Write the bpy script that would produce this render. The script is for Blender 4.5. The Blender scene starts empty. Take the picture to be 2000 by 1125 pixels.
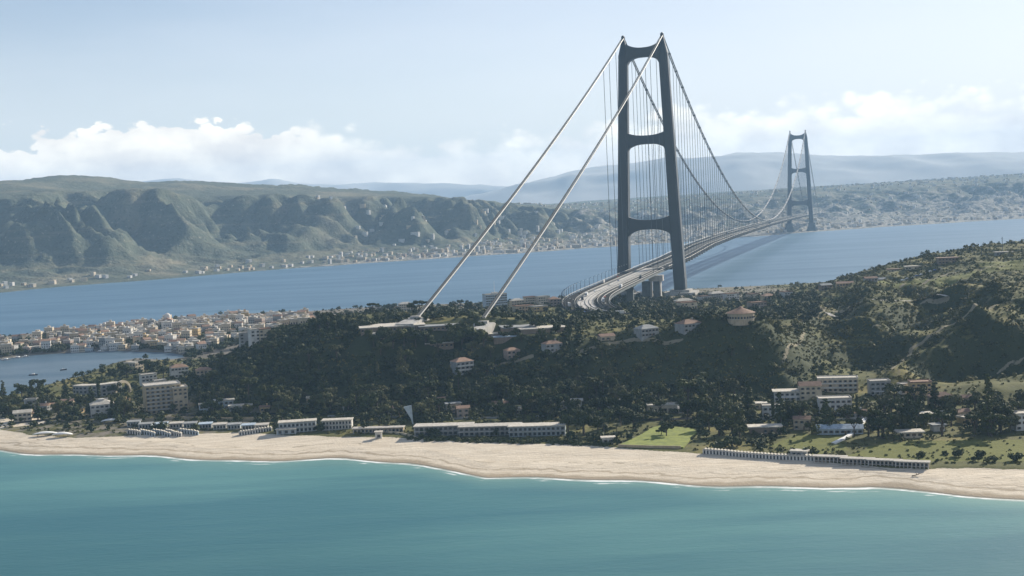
import bpy, math, random
import numpy as np
from mathutils import Matrix, Vector
R_ = math.radians
rng = np.random.default_rng(7); random.seed(7)
scene = bpy.context.scene
COL = scene.collection

# ------------------------------------------------------------ camera
CAM_H, FPX, PITCH, ROLL = 151.04, 2511.14, .0628, .0461
cd = bpy.data.cameras.new('camera'); cam = bpy.data.objects.new('camera', cd); COL.objects.link(cam)
cd.sensor_width = 36; cd.lens = 36*FPX/2000; cd.clip_start = 1; cd.clip_end = 80000
cam.matrix_world = Matrix.Translation((0, 0, CAM_H)) @ Matrix.Rotation(math.pi/2-PITCH, 4, 'X') @ Matrix.Rotation(-ROLL, 4, 'Z')
scene.camera = cam
# ------------------------------------------------------------ light
SUN_AZ, SUN_EL = R_(44), R_(27)          # azimuth to the right of the viewing direction (+Y)
sdir = Vector((math.sin(SUN_AZ)*math.cos(SUN_EL), math.cos(SUN_AZ)*math.cos(SUN_EL), math.sin(SUN_EL)))
sl = bpy.data.lights.new('sun', 'SUN'); sl.energy = 5.0; sl.angle = R_(.6); sl.color = (1, .91, .77)
so = bpy.data.objects.new('sun', sl); COL.objects.link(so); so.rotation_euler = sdir.to_track_quat('Z', 'Y').to_euler()
scene.view_settings.view_transform = 'Standard'; scene.view_settings.look = 'None'
scene.view_settings.gamma = 1; scene.view_settings.exposure = .66
scene.cycles.max_bounces = 5; scene.cycles.diffuse_bounces = 2; scene.cycles.glossy_bounces = 2
scene.cycles.volume_bounces = 1; scene.cycles.transparent_max_bounces = 6

class NT:
    """tiny node helper"""
    def __init__(s, tree): s.t = tree; s.n = tree.nodes; s.l = tree.links
    def node(s, typ, ins=None, **kw):
        o = s.n.new(typ)
        for k, v in kw.items(): setattr(o, k, v)
        for k, v in (ins or {}).items(): s.put(o.inputs[k], v)
        return o
    def put(s, sock, v):
        if isinstance(v, bpy.types.NodeSocket): s.l.new(v, sock)
        elif isinstance(v, bpy.types.Node): s.l.new(v.outputs[0], sock)
        else:
            if isinstance(v, (tuple, list)) and sock.type == 'RGBA' and len(v) == 3: v = (*v, 1)
            sock.default_value = v
    def math(s, op, a, b=0., c=None, clamp=False):
        o = s.n.new('ShaderNodeMath'); o.operation = op; o.use_clamp = clamp
        s.put(o.inputs[0], a); s.put(o.inputs[1], b)
        if c is not None: s.put(o.inputs[2], c)
        return o.outputs[0]
    def vmath(s, op, a, b=(0, 0, 0)):
        o = s.n.new('ShaderNodeVectorMath'); o.operation = op; s.put(o.inputs[0], a); s.put(o.inputs[1], b); return o.outputs[0]
    def smooth(s, v, lo, hi, a=0., b=1.):
        o = s.n.new('ShaderNodeMapRange'); o.interpolation_type = 'SMOOTHSTEP'
        for i, q in enumerate((v, lo, hi, a, b)): s.put(o.inputs[i], q)
        return o.outputs[0]
    def mix(s, f, a, b, mode='MIX'):
        o = s.n.new('ShaderNodeMix'); o.data_type = 'RGBA'; o.blend_type = mode
        s.put(o.inputs[0], f); s.put(o.inputs[6], a); s.put(o.inputs[7], b); return o.outputs[2]
    def noise(s, vec, scale, detail=4, rough=.55, dist=0., out=0):
        o = s.n.new('ShaderNodeTexNoise'); s.put(o.inputs['Vector'], vec)
        o.inputs['Scale'].default_value = scale; o.inputs['Detail'].default_value = detail
        o.inputs['Roughness'].default_value = rough; o.inputs['Distortion'].default_value = dist
        return o.outputs[out]
    def attr(s, name):
        o = s.n.new('ShaderNodeAttribute'); o.attribute_name = name; return o

# ------------------------------------------------------------ world: sky and distant clouds
world = bpy.data.worlds.new('World'); scene.world = world; world.use_nodes = True
w = NT(world.node_tree); w.n.clear()
sky = w.node('ShaderNodeTexSky', sky_type='NISHITA'); sky.sun_disc = False
sky.sun_elevation = SUN_EL; sky.sun_rotation = SUN_AZ; sky.altitude = 100; sky.air_density = 1.0; sky.dust_density = .6; sky.ozone_density = 1.5
tc = w.node('ShaderNodeTexCoord').outputs['Generated']
sep = w.node('ShaderNodeSeparateXYZ', {0: tc})
dx, dy, dz = sep.outputs
azi = w.math('ARCTAN2', dx, dy)                                   # 0 ahead, + to the right
cvec = w.node('ShaderNodeCombineXYZ', {0: w.math('MULTIPLY', azi, 1.0), 1: w.math('MULTIPLY', dz, 1.6), 2: 0.}).outputs[0]
top_n = w.noise(w.node('ShaderNodeCombineXYZ', {0: azi, 1: 3.7, 2: 0.}).outputs[0], 5., 3, .5)
puff = w.noise(cvec, 30., 9, .55)
vor1 = w.node('ShaderNodeTexVoronoi', {'Vector': w.vmath('ADD', cvec, w.vmath('MULTIPLY', w.noise(cvec, 30., 3, .5, out=1), (.02, .02, 0))), 'Scale': 34.}).outputs['Distance']
vor2 = w.node('ShaderNodeTexVoronoi', {'Vector': w.vmath('ADD', cvec, w.vmath('MULTIPLY', w.noise(cvec, 80., 3, .5, out=1), (.008, .008, 0))), 'Scale': 95.}).outputs['Distance']
puff2 = w.noise(w.vmath('ADD', cvec, (3.1, .02, 0)), 9., 3, .5)
left = w.smooth(azi, -.10, -.19)                                  # crisp heaps on the left, a soft bank to the right
mid_gap = w.smooth(w.math('ABSOLUTE', w.math('SUBTRACT', azi, -.02)), .03, .16)
htop = w.math('ADD', w.math('MULTIPLY', top_n, .028), w.math('MULTIPLY', mid_gap, .012))
htop = w.math('ADD', htop, .044)
lump = w.math('ADD', w.math('MULTIPLY', w.math('SUBTRACT', puff, .5), .032), w.math('MULTIPLY', w.math('SUBTRACT', puff2, .5), .035))
lump = w.math('ADD', lump, w.math('ADD', w.math('MULTIPLY', w.math('SUBTRACT', .42, vor1), .022), w.math('MULTIPLY', w.math('SUBTRACT', .42, vor2), .013)))
lump = w.math('MAXIMUM', lump, -.018)
d_ = w.math('SUBTRACT', w.math('ADD', htop, lump), dz)
soft = w.smooth(left, 0., 1., .014, .0028)
cm = w.smooth(w.math('DIVIDE', d_, soft), -.3, 1.)
cm = w.math('MULTIPLY', cm, w.smooth(left, 0., 1., .75, .95))
cm = w.math('MULTIPLY', cm, w.smooth(dz, -.02, .02, .5, 1.))
shade = w.noise(w.vmath('ADD', cvec, (.004, -.006, 0)), 20., 6, .55)
crest = w.smooth(d_, .0, .05)
cb = w.math('ADD', w.math('MULTIPLY', w.math('SUBTRACT', shade, .5), 1.1), w.math('ADD', w.math('MULTIPLY', crest, -.2), w.math('MULTIPLY', w.math('ADD', vor1, w.math('MULTIPLY', vor2, .5)), -.22)))
cb = w.math('ADD', cb, 1.14)
ccol = w.mix(w.smooth(azi, -.3, .35), (12.9, 11.9, 10.4), (15.6, 14.8, 13.4))
ccol = w.vmath('MULTIPLY', ccol, w.node('ShaderNodeCombineXYZ', {0: cb, 1: cb, 2: w.math('POWER', cb, .8)}).outputs[0])
# thin high veil
veil = w.math('MULTIPLY', w.smooth(w.noise(w.node('ShaderNodeMapping', {0: tc, 3: (1, 1, 5.)}).outputs[0], 2.2, 5, .6), .35, .75), .12)
skyc = w.mix(w.math('ADD', w.math('ADD', veil, w.smooth(dz, .24, .02, 0., .42)), w.smooth(azi, -.35, .3, .02, .22)), sky.outputs[0], (10.6, 10.6, 10.3))
skyc = w.vmath('MULTIPLY', skyc, (.975, .965, 1.02))
final = w.mix(cm, skyc, ccol)
bg = w.node('ShaderNodeBackground', {0: final, 1: .068})
w.node('ShaderNodeOutputWorld', {0: bg.outputs[0]})

# ------------------------------------------------------------ projection helpers: photograph pixel -> world
def ray(px, py):
    U = px-1000; V = 562.5-py; cr, sr = math.cos(ROLL), math.sin(ROLL)
    u = cr*U+sr*V; v = -sr*U+cr*V; c, s = math.cos(PITCH), math.sin(PITCH)
    return np.array([u, v*s+FPX*c, v*c-FPX*s])
def atz(px, py, z):
    d = ray(px, py); t = (z-CAM_H)/d[2]; return np.array([d[0]*t, d[1]*t, z])

def smoothstep(x, a, b):
    t = np.clip((x-a)/(b-a), 0, 1); return t*t*(3-2*t)
def vnoise(x, y, seed=0):
    """value noise on arrays"""
    x = np.asarray(x, float); y = np.asarray(y, float)
    xi = np.floor(x).astype(np.int64); yi = np.floor(y).astype(np.int64); fx = x-xi; fy = y-yi
    fx = fx*fx*fx*(fx*(fx*6-15)+10); fy = fy*fy*fy*(fy*(fy*6-15)+10)
    def h(i, j):
        n = (i*374761393+j*668265263+seed*974711) & 0xffffffff
        n = ((n ^ (n >> 13))*1274126177) & 0xffffffff
        return ((n ^ (n >> 16)) & 0xffff)/65535.
    a = h(xi, yi); b = h(xi+1, yi); c = h(xi, yi+1); d = h(xi+1, yi+1)
    return (a+(b-a)*fx)*(1-fy)+(c+(d-c)*fx)*fy
def fbm(x, y, seed=0, octv=5, gain=.5, ridged=False):
    s = 0; a = 1; tot = 0
    for k in range(octv):
        n = vnoise(x*2**k+17.3*k, y*2**k-9.1*k, seed+k)
        if ridged: n = 1-np.abs(2*n-1)
        s = s+a*n; tot += a; a *= gain
    return s/tot
def seg_dist(X, Y, pts):
    """distance to a polyline, and the height interpolated along it"""
    best = np.full(X.shape, 1e9); zz = np.zeros(X.shape); side = np.zeros(X.shape)
    for a, b in zip(pts[:-1], pts[1:]):
        ax, ay = a[0], a[1]; bx, by = b[0], b[1]; L2 = (bx-ax)**2+(by-ay)**2
        t = np.clip(((X-ax)*(bx-ax)+(Y-ay)*(by-ay))/L2, 0, 1)
        d = np.hypot(X-ax-t*(bx-ax), Y-ay-t*(by-ay)); m = d < best
        best = np.where(m, d, best); zz = np.where(m, a[2]+t*(b[2]-a[2]) if len(a) > 2 else 0, zz)
        side = np.where(m, np.sign((X-ax)*(by-ay)-(Y-ay)*(bx-ax)), side)
    return best, zz, side

# ------------------------------------------------------------ shape of the near land
WL = np.array([(-2600, 1850), (-900, 1105), (-500, 935), (-358, 878), (-300, 850), (-237, 826), (-165, 799), (-110, 787), (-66, 766), (-35, 738), (-19, 719), (25, 699), (77, 681), (177, 644), (241, 609), (330, 565), (700, 390), (1500, 60)], float)
BI = np.array([(-2600, 1930), (-900, 1180), (-500, 1000), (-383, 944), (-309, 893), (-219, 890), (-161, 868), (-71, 832), (57, 769), (105, 736), (165, 700), (218, 667), (259, 654), (340, 620), (700, 460), (1500, 120)], float)
def yw(X): return np.interp(X, WL[:, 0], WL[:, 1])+4*np.sin(X/23.)+2.2*np.sin(X/9.7+1)
def yb(X): return np.interp(X, BI[:, 0], BI[:, 1])+2.5*np.sin(X/17.)+(fbm(np.asarray(X, float)/14., np.asarray(X, float)*0, 3, 3)-.5)*8
SH = np.array([(-2600, 1250), (-1200, 1600), (-726, 1800), (-642, 1870), (-556, 1965), (-470, 2035), (-325, 2040), (-100, 2050), (73, 2050), (200, 2090), (295, 2115), (424, 2135), (700, 2180), (1500, 2150), (2600, 2000)], float)
def ys(X): return np.interp(X, SH[:, 0], SH[:, 1])+9*np.sin(X/41.)
LAG = np.array([(-900, 1040), (-560, 1100), (-462, 1150), (-458, 1211), (-441, 1285), (-444, 1383), (-425, 1440), (-378, 1400), (-368, 1440), (-400, 1490), (-500, 1556), (-579, 1538), (-620, 1500), (-760, 1420), (-1000, 1350), (-1200, 1100)], float)
def in_poly(X, Y, P):
    c = np.zeros(X.shape, bool); n = len(P)
    for i in range(n):
        x1, y1 = P[i]; x2, y2 = P[(i+1) % n]
        if y1 == y2: continue
        m = ((y1 > Y) != (y2 > Y)) & (X < (x2-x1)*(Y-y1)/(y2-y1)+x1); c ^= m
    return c
def lag_sd(X, Y):
    d, _, _ = seg_dist(X, Y, [tuple(p) for p in LAG]+[tuple(LAG[0])])
    return np.where(in_poly(X, Y, LAG), -d, d)
CP = []
def cp(px, py, z): p = atz(px, py, z); CP.append(tuple(p))
def cw(x, y, z): CP.append((x, y, z))
# flat coastal strip
for X in range(-1100, 1300, 75):
    b = float(np.interp(X, BI[:, 0], BI[:, 1]))
    for o, z in ((0, 4), (40, 4.5)): cw(X, b+o, z)
for q in [(-420, 1010, 4), (-382, 1046, 4), (-300, 960, 5), (-330, 1000, 5), (-250, 940, 5), (-246, 985, 6), (-180, 920, 5), (-178, 955, 7), (-120, 890, 5), (-118, 925, 7), (-43, 880, 5), (-43, 925, 7), (35, 850, 5), (35, 920, 7), (92, 860, 5), (92, 905, 8), (143, 830, 5), (145, 900, 8), (183, 850, 6), (183, 925, 9), (230, 850, 6), (232, 930, 10), (275, 830, 7), (285, 930, 12), (300, 760, 5), (320, 850, 9), (360, 830, 8), (420, 800, 10), (380, 700, 5), (480, 720, 10), (600, 650, 10), (800, 600, 12)]: cw(*q)
# west: isthmus, town
for q in [(-260, 1045, 9), (-290, 1080, 6), (-330, 1120, 6), (-300, 1180, 5), (-370, 1130, 5), (-420, 1080, 4), (-400, 1200, 6), (-350, 1250, 6), (-380, 1320, 5), (-300, 1300, 7), (-330, 1400, 5), (-280, 1400, 9), (-300, 1500, 6), (-250, 1550, 9), (-350, 1650, 6), (-250, 1700, 9), (-150, 1800, 9), (-150, 1650, 14), (-450, 1600, 5), (-450, 1750, 5), (-350, 1850, 5), (-550, 1700, 4), (-650, 1700, 4), (-600, 1620, 4), (-520, 1850, 4), (-700, 1600, 4), (-800, 1600, 4), (-250, 1950, 5), (-50, 1950, 5), (100, 1980, 6), (-1000, 1450, 3), (-900, 1550, 3), (-1100, 1500, 3)]: cw(*q)
# dark spur and plateau
for q in [(-262, 1075, 14), (-250, 1120, 29), (-222, 1190, 43), (-196, 1280, 47), (-185, 1380, 38), (-190, 1480, 25), (-230, 1030, 22), (-225, 1080, 34), (-205, 1000, 18), (-190, 1050, 40), (-170, 1120, 52), (-150, 1200, 53), (-178, 985, 15), (-140, 1035, 42), (-122, 1080, 54), (-118, 960, 13), (-100, 1020, 44),
          (-83, 1075, 58), (-60, 1060, 57), (-25, 1060, 57), (0, 1060, 54), (-49, 985, 24), (-45, 1010, 27), (-42, 950, 12), (-55, 1035, 45), (-10, 1000, 30), (-10, 1035, 40), (30, 997, 42), (36, 1040, 48), (35, 955, 16), (34, 976, 29), (76, 1014, 46), (80, 1060, 47), (82, 940, 13), (79, 975, 29), (107, 1002, 51), (110, 1050, 49), (112, 925, 11), (110, 962, 27), (140, 1007, 55), (142, 972, 34), (144, 935, 14), (148, 1060, 49), (160, 1145, 42), (182, 998, 53), (182, 966, 34), (183, 938, 15), (190, 1060, 46), (192, 1130, 40), (193, 930, 22), (205, 930, 15), (205, 970, 32), (215, 1020, 36), (215, 1100, 34),
          (-60, 1120, 56), (-10, 1120, 53), (-80, 1200, 51), (-20, 1200, 48), (40, 1200, 46), (-100, 1350, 44), (-20, 1350, 42), (60, 1350, 40), (150, 1400, 36), (160, 1270, 40), (225, 1287, 33), (-100, 1500, 32), (0, 1550, 27), (100, 1550, 30), (190, 1500, 27), (170, 1620, 20), (250, 1500, 24), (-30, 1750, 14), (80, 1760, 14), (180, 1720, 17), (250, 1700, 15), (310, 1800, 11), (200, 1900, 8), (265, 1950, 7), (330, 1926, 6), (420, 2000, 6), (600, 2050, 5), (0, 1900, 8)]: cw(*q)
# right hills
for q in [(228, 980, 24), (240, 1080, 30), (260, 1180, 32), (290, 1280, 33), (279, 990, 12), (285, 1060, 22), (300, 1133, 30), (320, 1220, 34), (345, 1548, 28), (365, 1470, 33), (340, 1380, 36), (390, 1600, 32), (380, 1330, 46), (422, 1409, 49), (447, 1600, 50), (510, 1520, 68), (480, 1400, 60), (560, 1370, 70), (600, 1500, 80), (680, 1450, 82), (800, 1500, 84), (350, 960, 22), (345, 1015, 34), (345, 1100, 40), (345, 1200, 40), (401, 1059, 50), (400, 960, 32), (440, 900, 30), (450, 1000, 52), (460, 1120, 58), (430, 1220, 55), (520, 1200, 66), (520, 1050, 62), (600, 1200, 74), (600, 1000, 62), (560, 880, 38), (700, 1100, 74), (700, 900, 52), (900, 1200, 80), (900, 900, 60), (1100, 1400, 80), (1100, 1000, 65), (500, 1700, 45), (600, 1750, 50), (450, 1800, 20), (600, 1950, 18), (800, 1800, 45), (1100, 1800, 50), (900, 2050, 12), (1200, 2050, 15)]: cw(*q)
CP = np.array(CP)
def tps_fit(P, reg):
    x = P[:, :2]/500.; d = np.hypot(*(x[:, None]-x[None]).transpose(2, 0, 1)); K = np.where(d > 0, d*d*np.log(d+1e-12), 0)
    n = len(P); A = np.zeros((n+3, n+3)); A[:n, :n] = K+reg*np.eye(n); A[:n, n] = 1; A[:n, n+1:] = x; A[n, :n] = 1; A[n+1:, :n] = x.T
    return np.linalg.solve(A, np.r_[P[:, 2], 0, 0, 0])
TW = tps_fit(CP, 1.5e-4)
def tps(X, Y):
    out = np.full(X.shape, TW[-3])+TW[-2]*X/500+TW[-1]*Y/500
    for (x, y, _), wgt in zip(CP, TW): 
        r2 = ((X-x)**2+(Y-y)**2)/250000.; out = out+wgt*.5*r2*np.log(r2+1e-12)
    return out
def pl(*pts): return [tuple(atz(a, b, z)) for a, b, z in pts]
RIDGES = [  # (polyline, height above, half width)
    (pl((1990, 592, 62), (1900, 602, 54), (1845, 640, 45), (1780, 682, 32), (1735, 722, 20)), 11, 42),
    (pl((1690, 562, 48), (1700, 600, 42), (1715, 630, 36), (1770, 662, 32)), 8, 34),
    (pl((1640, 636, 33), (1700, 634, 37), (1745, 645, 38)), 6, 26),
    (pl((1990, 690, 38), (1960, 715, 30), (1930, 740, 20)), 10, 34),
    (pl((1985, 560, 68), (1900, 550, 64), (1850, 568, 56)), 7, 30),
    (pl((1560, 640, 26), (1530, 690, 20), (1500, 735, 13)), 5, 30),
    (pl((330*1, 760, 14), (420, 690, 30), (530, 652, 42)), 4, 22),
    (pl((720, 650, 52), (735, 700, 36), (730, 750, 20)), 6, 22),
    (pl((600, 660, 48), (640, 700, 34), (600, 750, 16)), 4, 20),
    (pl((1180, 668, 43), (1160, 720, 26), (1170, 755, 14)), 3, 16),
    (pl((1400, 650, 46), (1420, 700, 28), (1400, 745, 15)), 4, 20),
    (pl((870, 724, 25), (1000, 690, 33), (1080, 668, 44)), 5, 16),
]
GULLIES = [
    (pl((1960, 640, 46), (1900, 680, 32), (1850, 725, 16)), 14, 36),
    (pl((1850, 600, 44), (1760, 640, 32), (1720, 680, 22), (1660, 715, 12)), 11, 34),
    (pl((1840, 575, 50), (1760, 575, 44), (1700, 585, 40)), 7, 28),
    (pl((1610, 590, 30), (1640, 620, 28), (1600, 650, 24)), 4, 22),
    (pl((1990, 545, 68), (1850, 545, 58), (1770, 555, 50)), 6, 24),
    (pl((820, 690, 40), (740, 720, 28), (770, 780, 10)), 7, 26),
    (pl((560, 700, 34), (520, 750, 18)), 5, 24),
    (pl((1300, 670, 36), (1290, 730, 18)), 4, 26),
    (pl((980, 668, 40), (900, 692, 34), (830, 700, 34)), 5, 14),
]
def height(X, Y, fine=True):
    X = np.asarray(X, float); Y = np.asarray(Y, float)
    z = tps(X, Y)
    hillm = smoothstep(z, 9, 24)
    wob = (fbm(X/60, Y/60, 5, 3)-.5)*16
    for k, (P, A, wd) in enumerate(RIDGES):
        d, _, s = seg_dist(X+wob, Y-wob, P); z = z+A*(1.45 if P[0][0] > 200 else 1)*np.clip(1-d/wd, 0, 1)**1.15*smoothstep(z, 6, 16)
    for P, A, wd in GULLIES:
        d, _, s = seg_dist(X-wob, Y+wob, P); z = z-A*1.3*np.clip(1-d/wd, 0, 1)**1.2*smoothstep(z, 6, 18)
    right = smoothstep(X, 180, 330)
    plat = smoothstep(X, 210, 160)*smoothstep(Y, 1030, 1060)
    z = z+hillm*((fbm(X/38., Y/95., 11, 4, ridged=True)-.6)*(2.5+9*right)*(1-.7*plat)+(fbm(X/150, Y/150, 21, 4)-.5)*7*(1-.8*plat))
    # terraces cut in the right-hand slopes
    tm = hillm*right*smoothstep(fbm(X/90, Y/90, 31, 2), .5, .62)
    z = z+tm*((np.abs(((z/3.2) % 1)-.5)*2)**2-.4)*1.9
    z = z+(fbm(X/9., Y/9., 41, 3)-.5)*(.5+1.6*hillm)
    z = np.maximum(z, 2.6+(fbm(X/30, Y/30, 51, 3))*1.6)
    # beach and shores
    a = Y-yw(X); b = yb(X)-yw(X)
    bz = np.where(a < 0, a*.06, 3.4*np.clip(a/np.maximum(b, 1), 0, 2)**.85+.28*np.clip(np.sin(a/6.+fbm(X/50, a/20, 61, 2)*5), 0, 1)*(a > 5))
    z = np.minimum(z, bz+np.clip(a-b, 0, 1e9)*.3)
    z = np.minimum(z, (ys(X)-Y)*.17)
    z = np.minimum(z, lag_sd(X, Y)*.25)
    return np.maximum(z, -6)
# ------------------------------------------------------------ mesh helpers
def tag(o, label=None, cat=None, group=None, kind=None):
    for k, v in (('label', label), ('category', cat), ('group', group), ('kind', kind)):
        if v: o[k] = v
    return o
def empty(name, loc, rz=0, parent=None):
    o = bpy.data.objects.new(name, None); COL.objects.link(o); o.location = loc; o.rotation_euler = (0, 0, rz)
    o.empty_display_size = .5
    if parent: o.parent = parent
    return o
def link(name, me, parent=None, loc=None, rz=None):
    o = bpy.data.objects.new(name, me); COL.objects.link(o)
    if loc is not None: o.location = loc
    if rz is not None: o.rotation_euler = (0, 0, rz)
    if parent: o.parent = parent
    return o
def mk_mesh(name, V, F, mats, midx=None, attrs=None, smooth=False):
    """V (n,3), F (m,k) index array"""
    V = np.ascontiguousarray(V, np.float32); F = np.ascontiguousarray(F, np.int32); k = F.shape[1]; m = len(F)
    me = bpy.data.meshes.new(name); me.vertices.add(len(V)); me.vertices.foreach_set('co', V.ravel())
    me.loops.add(m*k); me.loops.foreach_set('vertex_index', F.ravel()); me.polygons.add(m)
    me.polygons.foreach_set('loop_start', np.arange(0, m*k, k, dtype=np.int32))
    me.polygons.foreach_set('loop_total', np.full(m, k, np.int32))
    for mt in (mats if isinstance(mats, (list, tuple)) else [mats]): me.materials.append(mt)
    if midx is not None: me.polygons.foreach_set('material_index', np.asarray(midx, np.int32))
    for nm, arr in (attrs or {}).items():
        at = me.attributes.new(nm, 'FLOAT', 'POINT'); at.data.foreach_set('value', np.ascontiguousarray(arr, np.float32))
    me.update(calc_edges=True)
    me.polygons.foreach_set('use_smooth', np.full(m, smooth))
    return me
def grid_mesh(name, X, Y, Z, mats, attrs=None, smooth=True):
    r, c = X.shape; i = np.arange(r*c).reshape(r, c)
    F = np.stack([i[:-1, :-1], i[:-1, 1:], i[1:, 1:], i[1:, :-1]], -1).reshape(-1, 4)
    return mk_mesh(name, np.stack([X, Y, Z], -1).reshape(-1, 3), F, mats, None, {k: v.ravel() for k, v in (attrs or {}).items()}, smooth)

class MB:
    def __init__(s): s.v = []; s.f = []; s.m = []
    def add(s, V, F, mi=0, M=None):
        n = len(s.v)
        for p in V: s.v.append(tuple(M @ Vector(p)) if M is not None else tuple(p))
        for f in F: s.f.append([i+n for i in f]); s.m.append(mi)
        return s
    def box(s, x0, x1, y0, y1, z0, z1, mi=0, M=None):
        V = [(x0, y0, z0), (x1, y0, z0), (x1, y1, z0), (x0, y1, z0), (x0, y0, z1), (x1, y0, z1), (x1, y1, z1), (x0, y1, z1)]
        return s.add(V, [(3, 2, 1, 0), (4, 5, 6, 7), (0, 1, 5, 4), (1, 2, 6, 5), (2, 3, 7, 6), (3, 0, 4, 7)], mi, M)
    def prism(s, pts, z0, z1, mi=0, M=None, top=None):
        """closed outline extruded up; top = scale of the upper outline"""
        n = len(pts); k = 1 if top is None else top
        cx = sum(p[0] for p in pts)/n; cy = sum(p[1] for p in pts)/n
        V = [(p[0], p[1], z0) for p in pts]+[(cx+(p[0]-cx)*k, cy+(p[1]-cy)*k, z1) for p in pts]
        F = [tuple(range(n-1, -1, -1)), tuple(range(n, 2*n))]+[(i, (i+1) % n, n+(i+1) % n, n+i) for i in range(n)]
        return s.add(V, F, mi, M)
    def cyl(s, r0, r1, z0, z1, n=8, mi=0, M=None, c=(0, 0)):
        V = [(c[0]+r0*math.cos(2*math.pi*i/n), c[1]+r0*math.sin(2*math.pi*i/n), z0) for i in range(n)]
        V += [(c[0]+r1*math.cos(2*math.pi*i/n), c[1]+r1*math.sin(2*math.pi*i/n), z1) for i in range(n)]
        return s.add(V, [tuple(range(n-1, -1, -1)), tuple(range(n, 2*n))]+[(i, (i+1) % n, n+(i+1) % n, n+i) for i in range(n)], mi, M)
    def tube(s, pts, r, n=6, mi=0):
        """round bar along 3-D points; r a number or one per point"""
        P = [Vector(p) for p in pts]; rings = []
        for i, p in enumerate(P):
            t = (P[min(i+1, len(P)-1)]-P[max(i-1, 0)]).normalized()
            a = t.cross(Vector((0, 0, 1))) if abs(t.z) < .95 else t.cross(Vector((1, 0, 0))); a.normalize(); b = t.cross(a)
            rr = r[i] if isinstance(r, (list, tuple)) else r
            rings.append([p+a*rr*math.cos(2*math.pi*j/n)+b*rr*math.sin(2*math.pi*j/n) for j in range(n)])
        V = [q for rg in rings for q in rg]; F = []
        for i in range(len(P)-1):
            for j in range(n): F.append((i*n+j, i*n+(j+1) % n, (i+1)*n+(j+1) % n, (i+1)*n+j))
        F += [tuple(range(n-1, -1, -1)), tuple((len(P)-1)*n+j for j in range(n))]
        return s.add(V, F, mi)
    def mesh(s, name, mats, smooth=False):
        me = bpy.data.meshes.new(name); me.from_pydata(s.v, [], s.f)
        for mt in (mats if isinstance(mats, (list, tuple)) else [mats]): me.materials.append(mt)
        me.polygons.foreach_set('material_index', s.m)
        if smooth: me.polygons.foreach_set('use_smooth', [True]*len(s.f))
        me.update(); return me
    def build(s, name, mats, parent=None, loc=None, rz=None, smooth=False):
        return link(name, s.mesh(name, mats, smooth), parent, loc, rz)
def copy_tree(o, parent=None):
    c = o.copy(); COL.objects.link(c); c.parent = parent
    for ch in o.children: copy_tree(ch, c)
    return c

# ------------------------------------------------------------ materials
def new_mat(name):
    m = bpy.data.materials.new(name); m.use_nodes = True; t = NT(m.node_tree); t.n.clear()
    out = t.node('ShaderNodeOutputMaterial'); p = t.node('ShaderNodeBsdfPrincipled'); t.l.new(p.outputs[0], out.inputs[0])
    return m, t, p
def paint(name, col, rough=.7, var=.12, scale=.35, metal=0., spec=.3, streak=True):
    """weathered plain surface: blotches and vertical streaks of dirt in the object's own coordinates"""
    m, t, p = new_mat(name); co = t.node('ShaderNodeTexCoord').outputs['Object']
    a = t.noise(co, scale, 5, .6); st = t.noise(t.node('ShaderNodeMapping', {0: co, 3: (1, 1, .18)}).outputs[0], scale*4, 3, .6)
    f = t.math('ADD', t.math('MULTIPLY', a, .6), t.math('MULTIPLY', st, .4 if streak else 0))
    dark = tuple(c*(1-2.2*var) for c in col); light = tuple(min(1, c*(1+1.4*var)) for c in col)
    c = t.mix(t.smooth(f, .3, .68), dark, light)
    rnd = t.node('ShaderNodeObjectInfo').outputs['Random']
    c = t.mix(t.math('MULTIPLY', rnd, var*1.2), c, tuple(c_*.55 for c_ in col))
    t.put(p.inputs['Base Color'], c); p.inputs['Roughness'].default_value = rough; p.inputs['Metallic'].default_value = metal
    p.inputs['Specular IOR Level'].default_value = spec
    return m
M = {}
for n_, c_ in dict(white=(.58, .56, .52), cream=(.54, .46, .34), sand_wall=(.44, .36, .25), pink=(.36, .28, .23), ochre=(.50, .36, .18), grey_wall=(.30, .30, .29), pale_blue=(.38, .44, .48), brown_wall=(.26, .20, .15), olive_wall=(.42, .335, .21)).items():
    M[n_] = paint(n_, c_)
for n_, c_ in dict(tile=(.31, .20, .14), tile_brown=(.22, .14, .10), flat_roof=(.46, .43, .38), pale_roof=(.52, .48, .41), grey_roof=(.27, .28, .28), blue_roof=(.38, .46, .54)).items():
    M[n_] = paint(n_, c_, .85, .2, .5)
M['window'] = paint('window_dark', (.035, .045, .055), .25, .2, 1.5, spec=.5)
M['shutter'] = paint('shutter', (.16, .13, .09), .7, .25, 1.)
M['steel'] = paint('painted_steel', (.012, .018, .023), .45, .1, .02, spec=.4)
M['cable'] = paint('cable_steel', (.16, .165, .17), .55, .08, .1, metal=.1)
M['cable_bright'] = paint('cable_pale_tone', (.20, .20, .195), .45, .08, .1, metal=.2)
M['hanger'] = paint('hanger_steel', (.06, .07, .08), .5, .05, .1)
M['concrete'] = paint('concrete', (.40, .385, .355), .85, .18, .12)
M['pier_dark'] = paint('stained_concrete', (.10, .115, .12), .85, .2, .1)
M['deck_light'] = paint('pale_deck', (.42, .40, .37), .7, .15, .05)
M['asphalt'] = paint('asphalt', (.035, .037, .04), .95, .2, .1, streak=False, spec=.05)
M['grating'] = paint('steel_grating', (.022, .024, .023), .95, .25, .3, spec=.05)
M['rail_deck'] = paint('track_bed', (.08, .08, .075), .9, .2, .1, spec=.1)
M['rail'] = paint('railing_paint', (.028, .03, .032), .5, .1, .3)
M['bark'] = paint('bark', (.09, .07, .05), .9, .2, 1.)
M['rubber'] = paint('rubber', (.02, .02, .02), .9)
M['glass_dark'] = paint('vehicle_glass', (.02, .025, .03), .15, .1, spec=.6)
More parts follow.
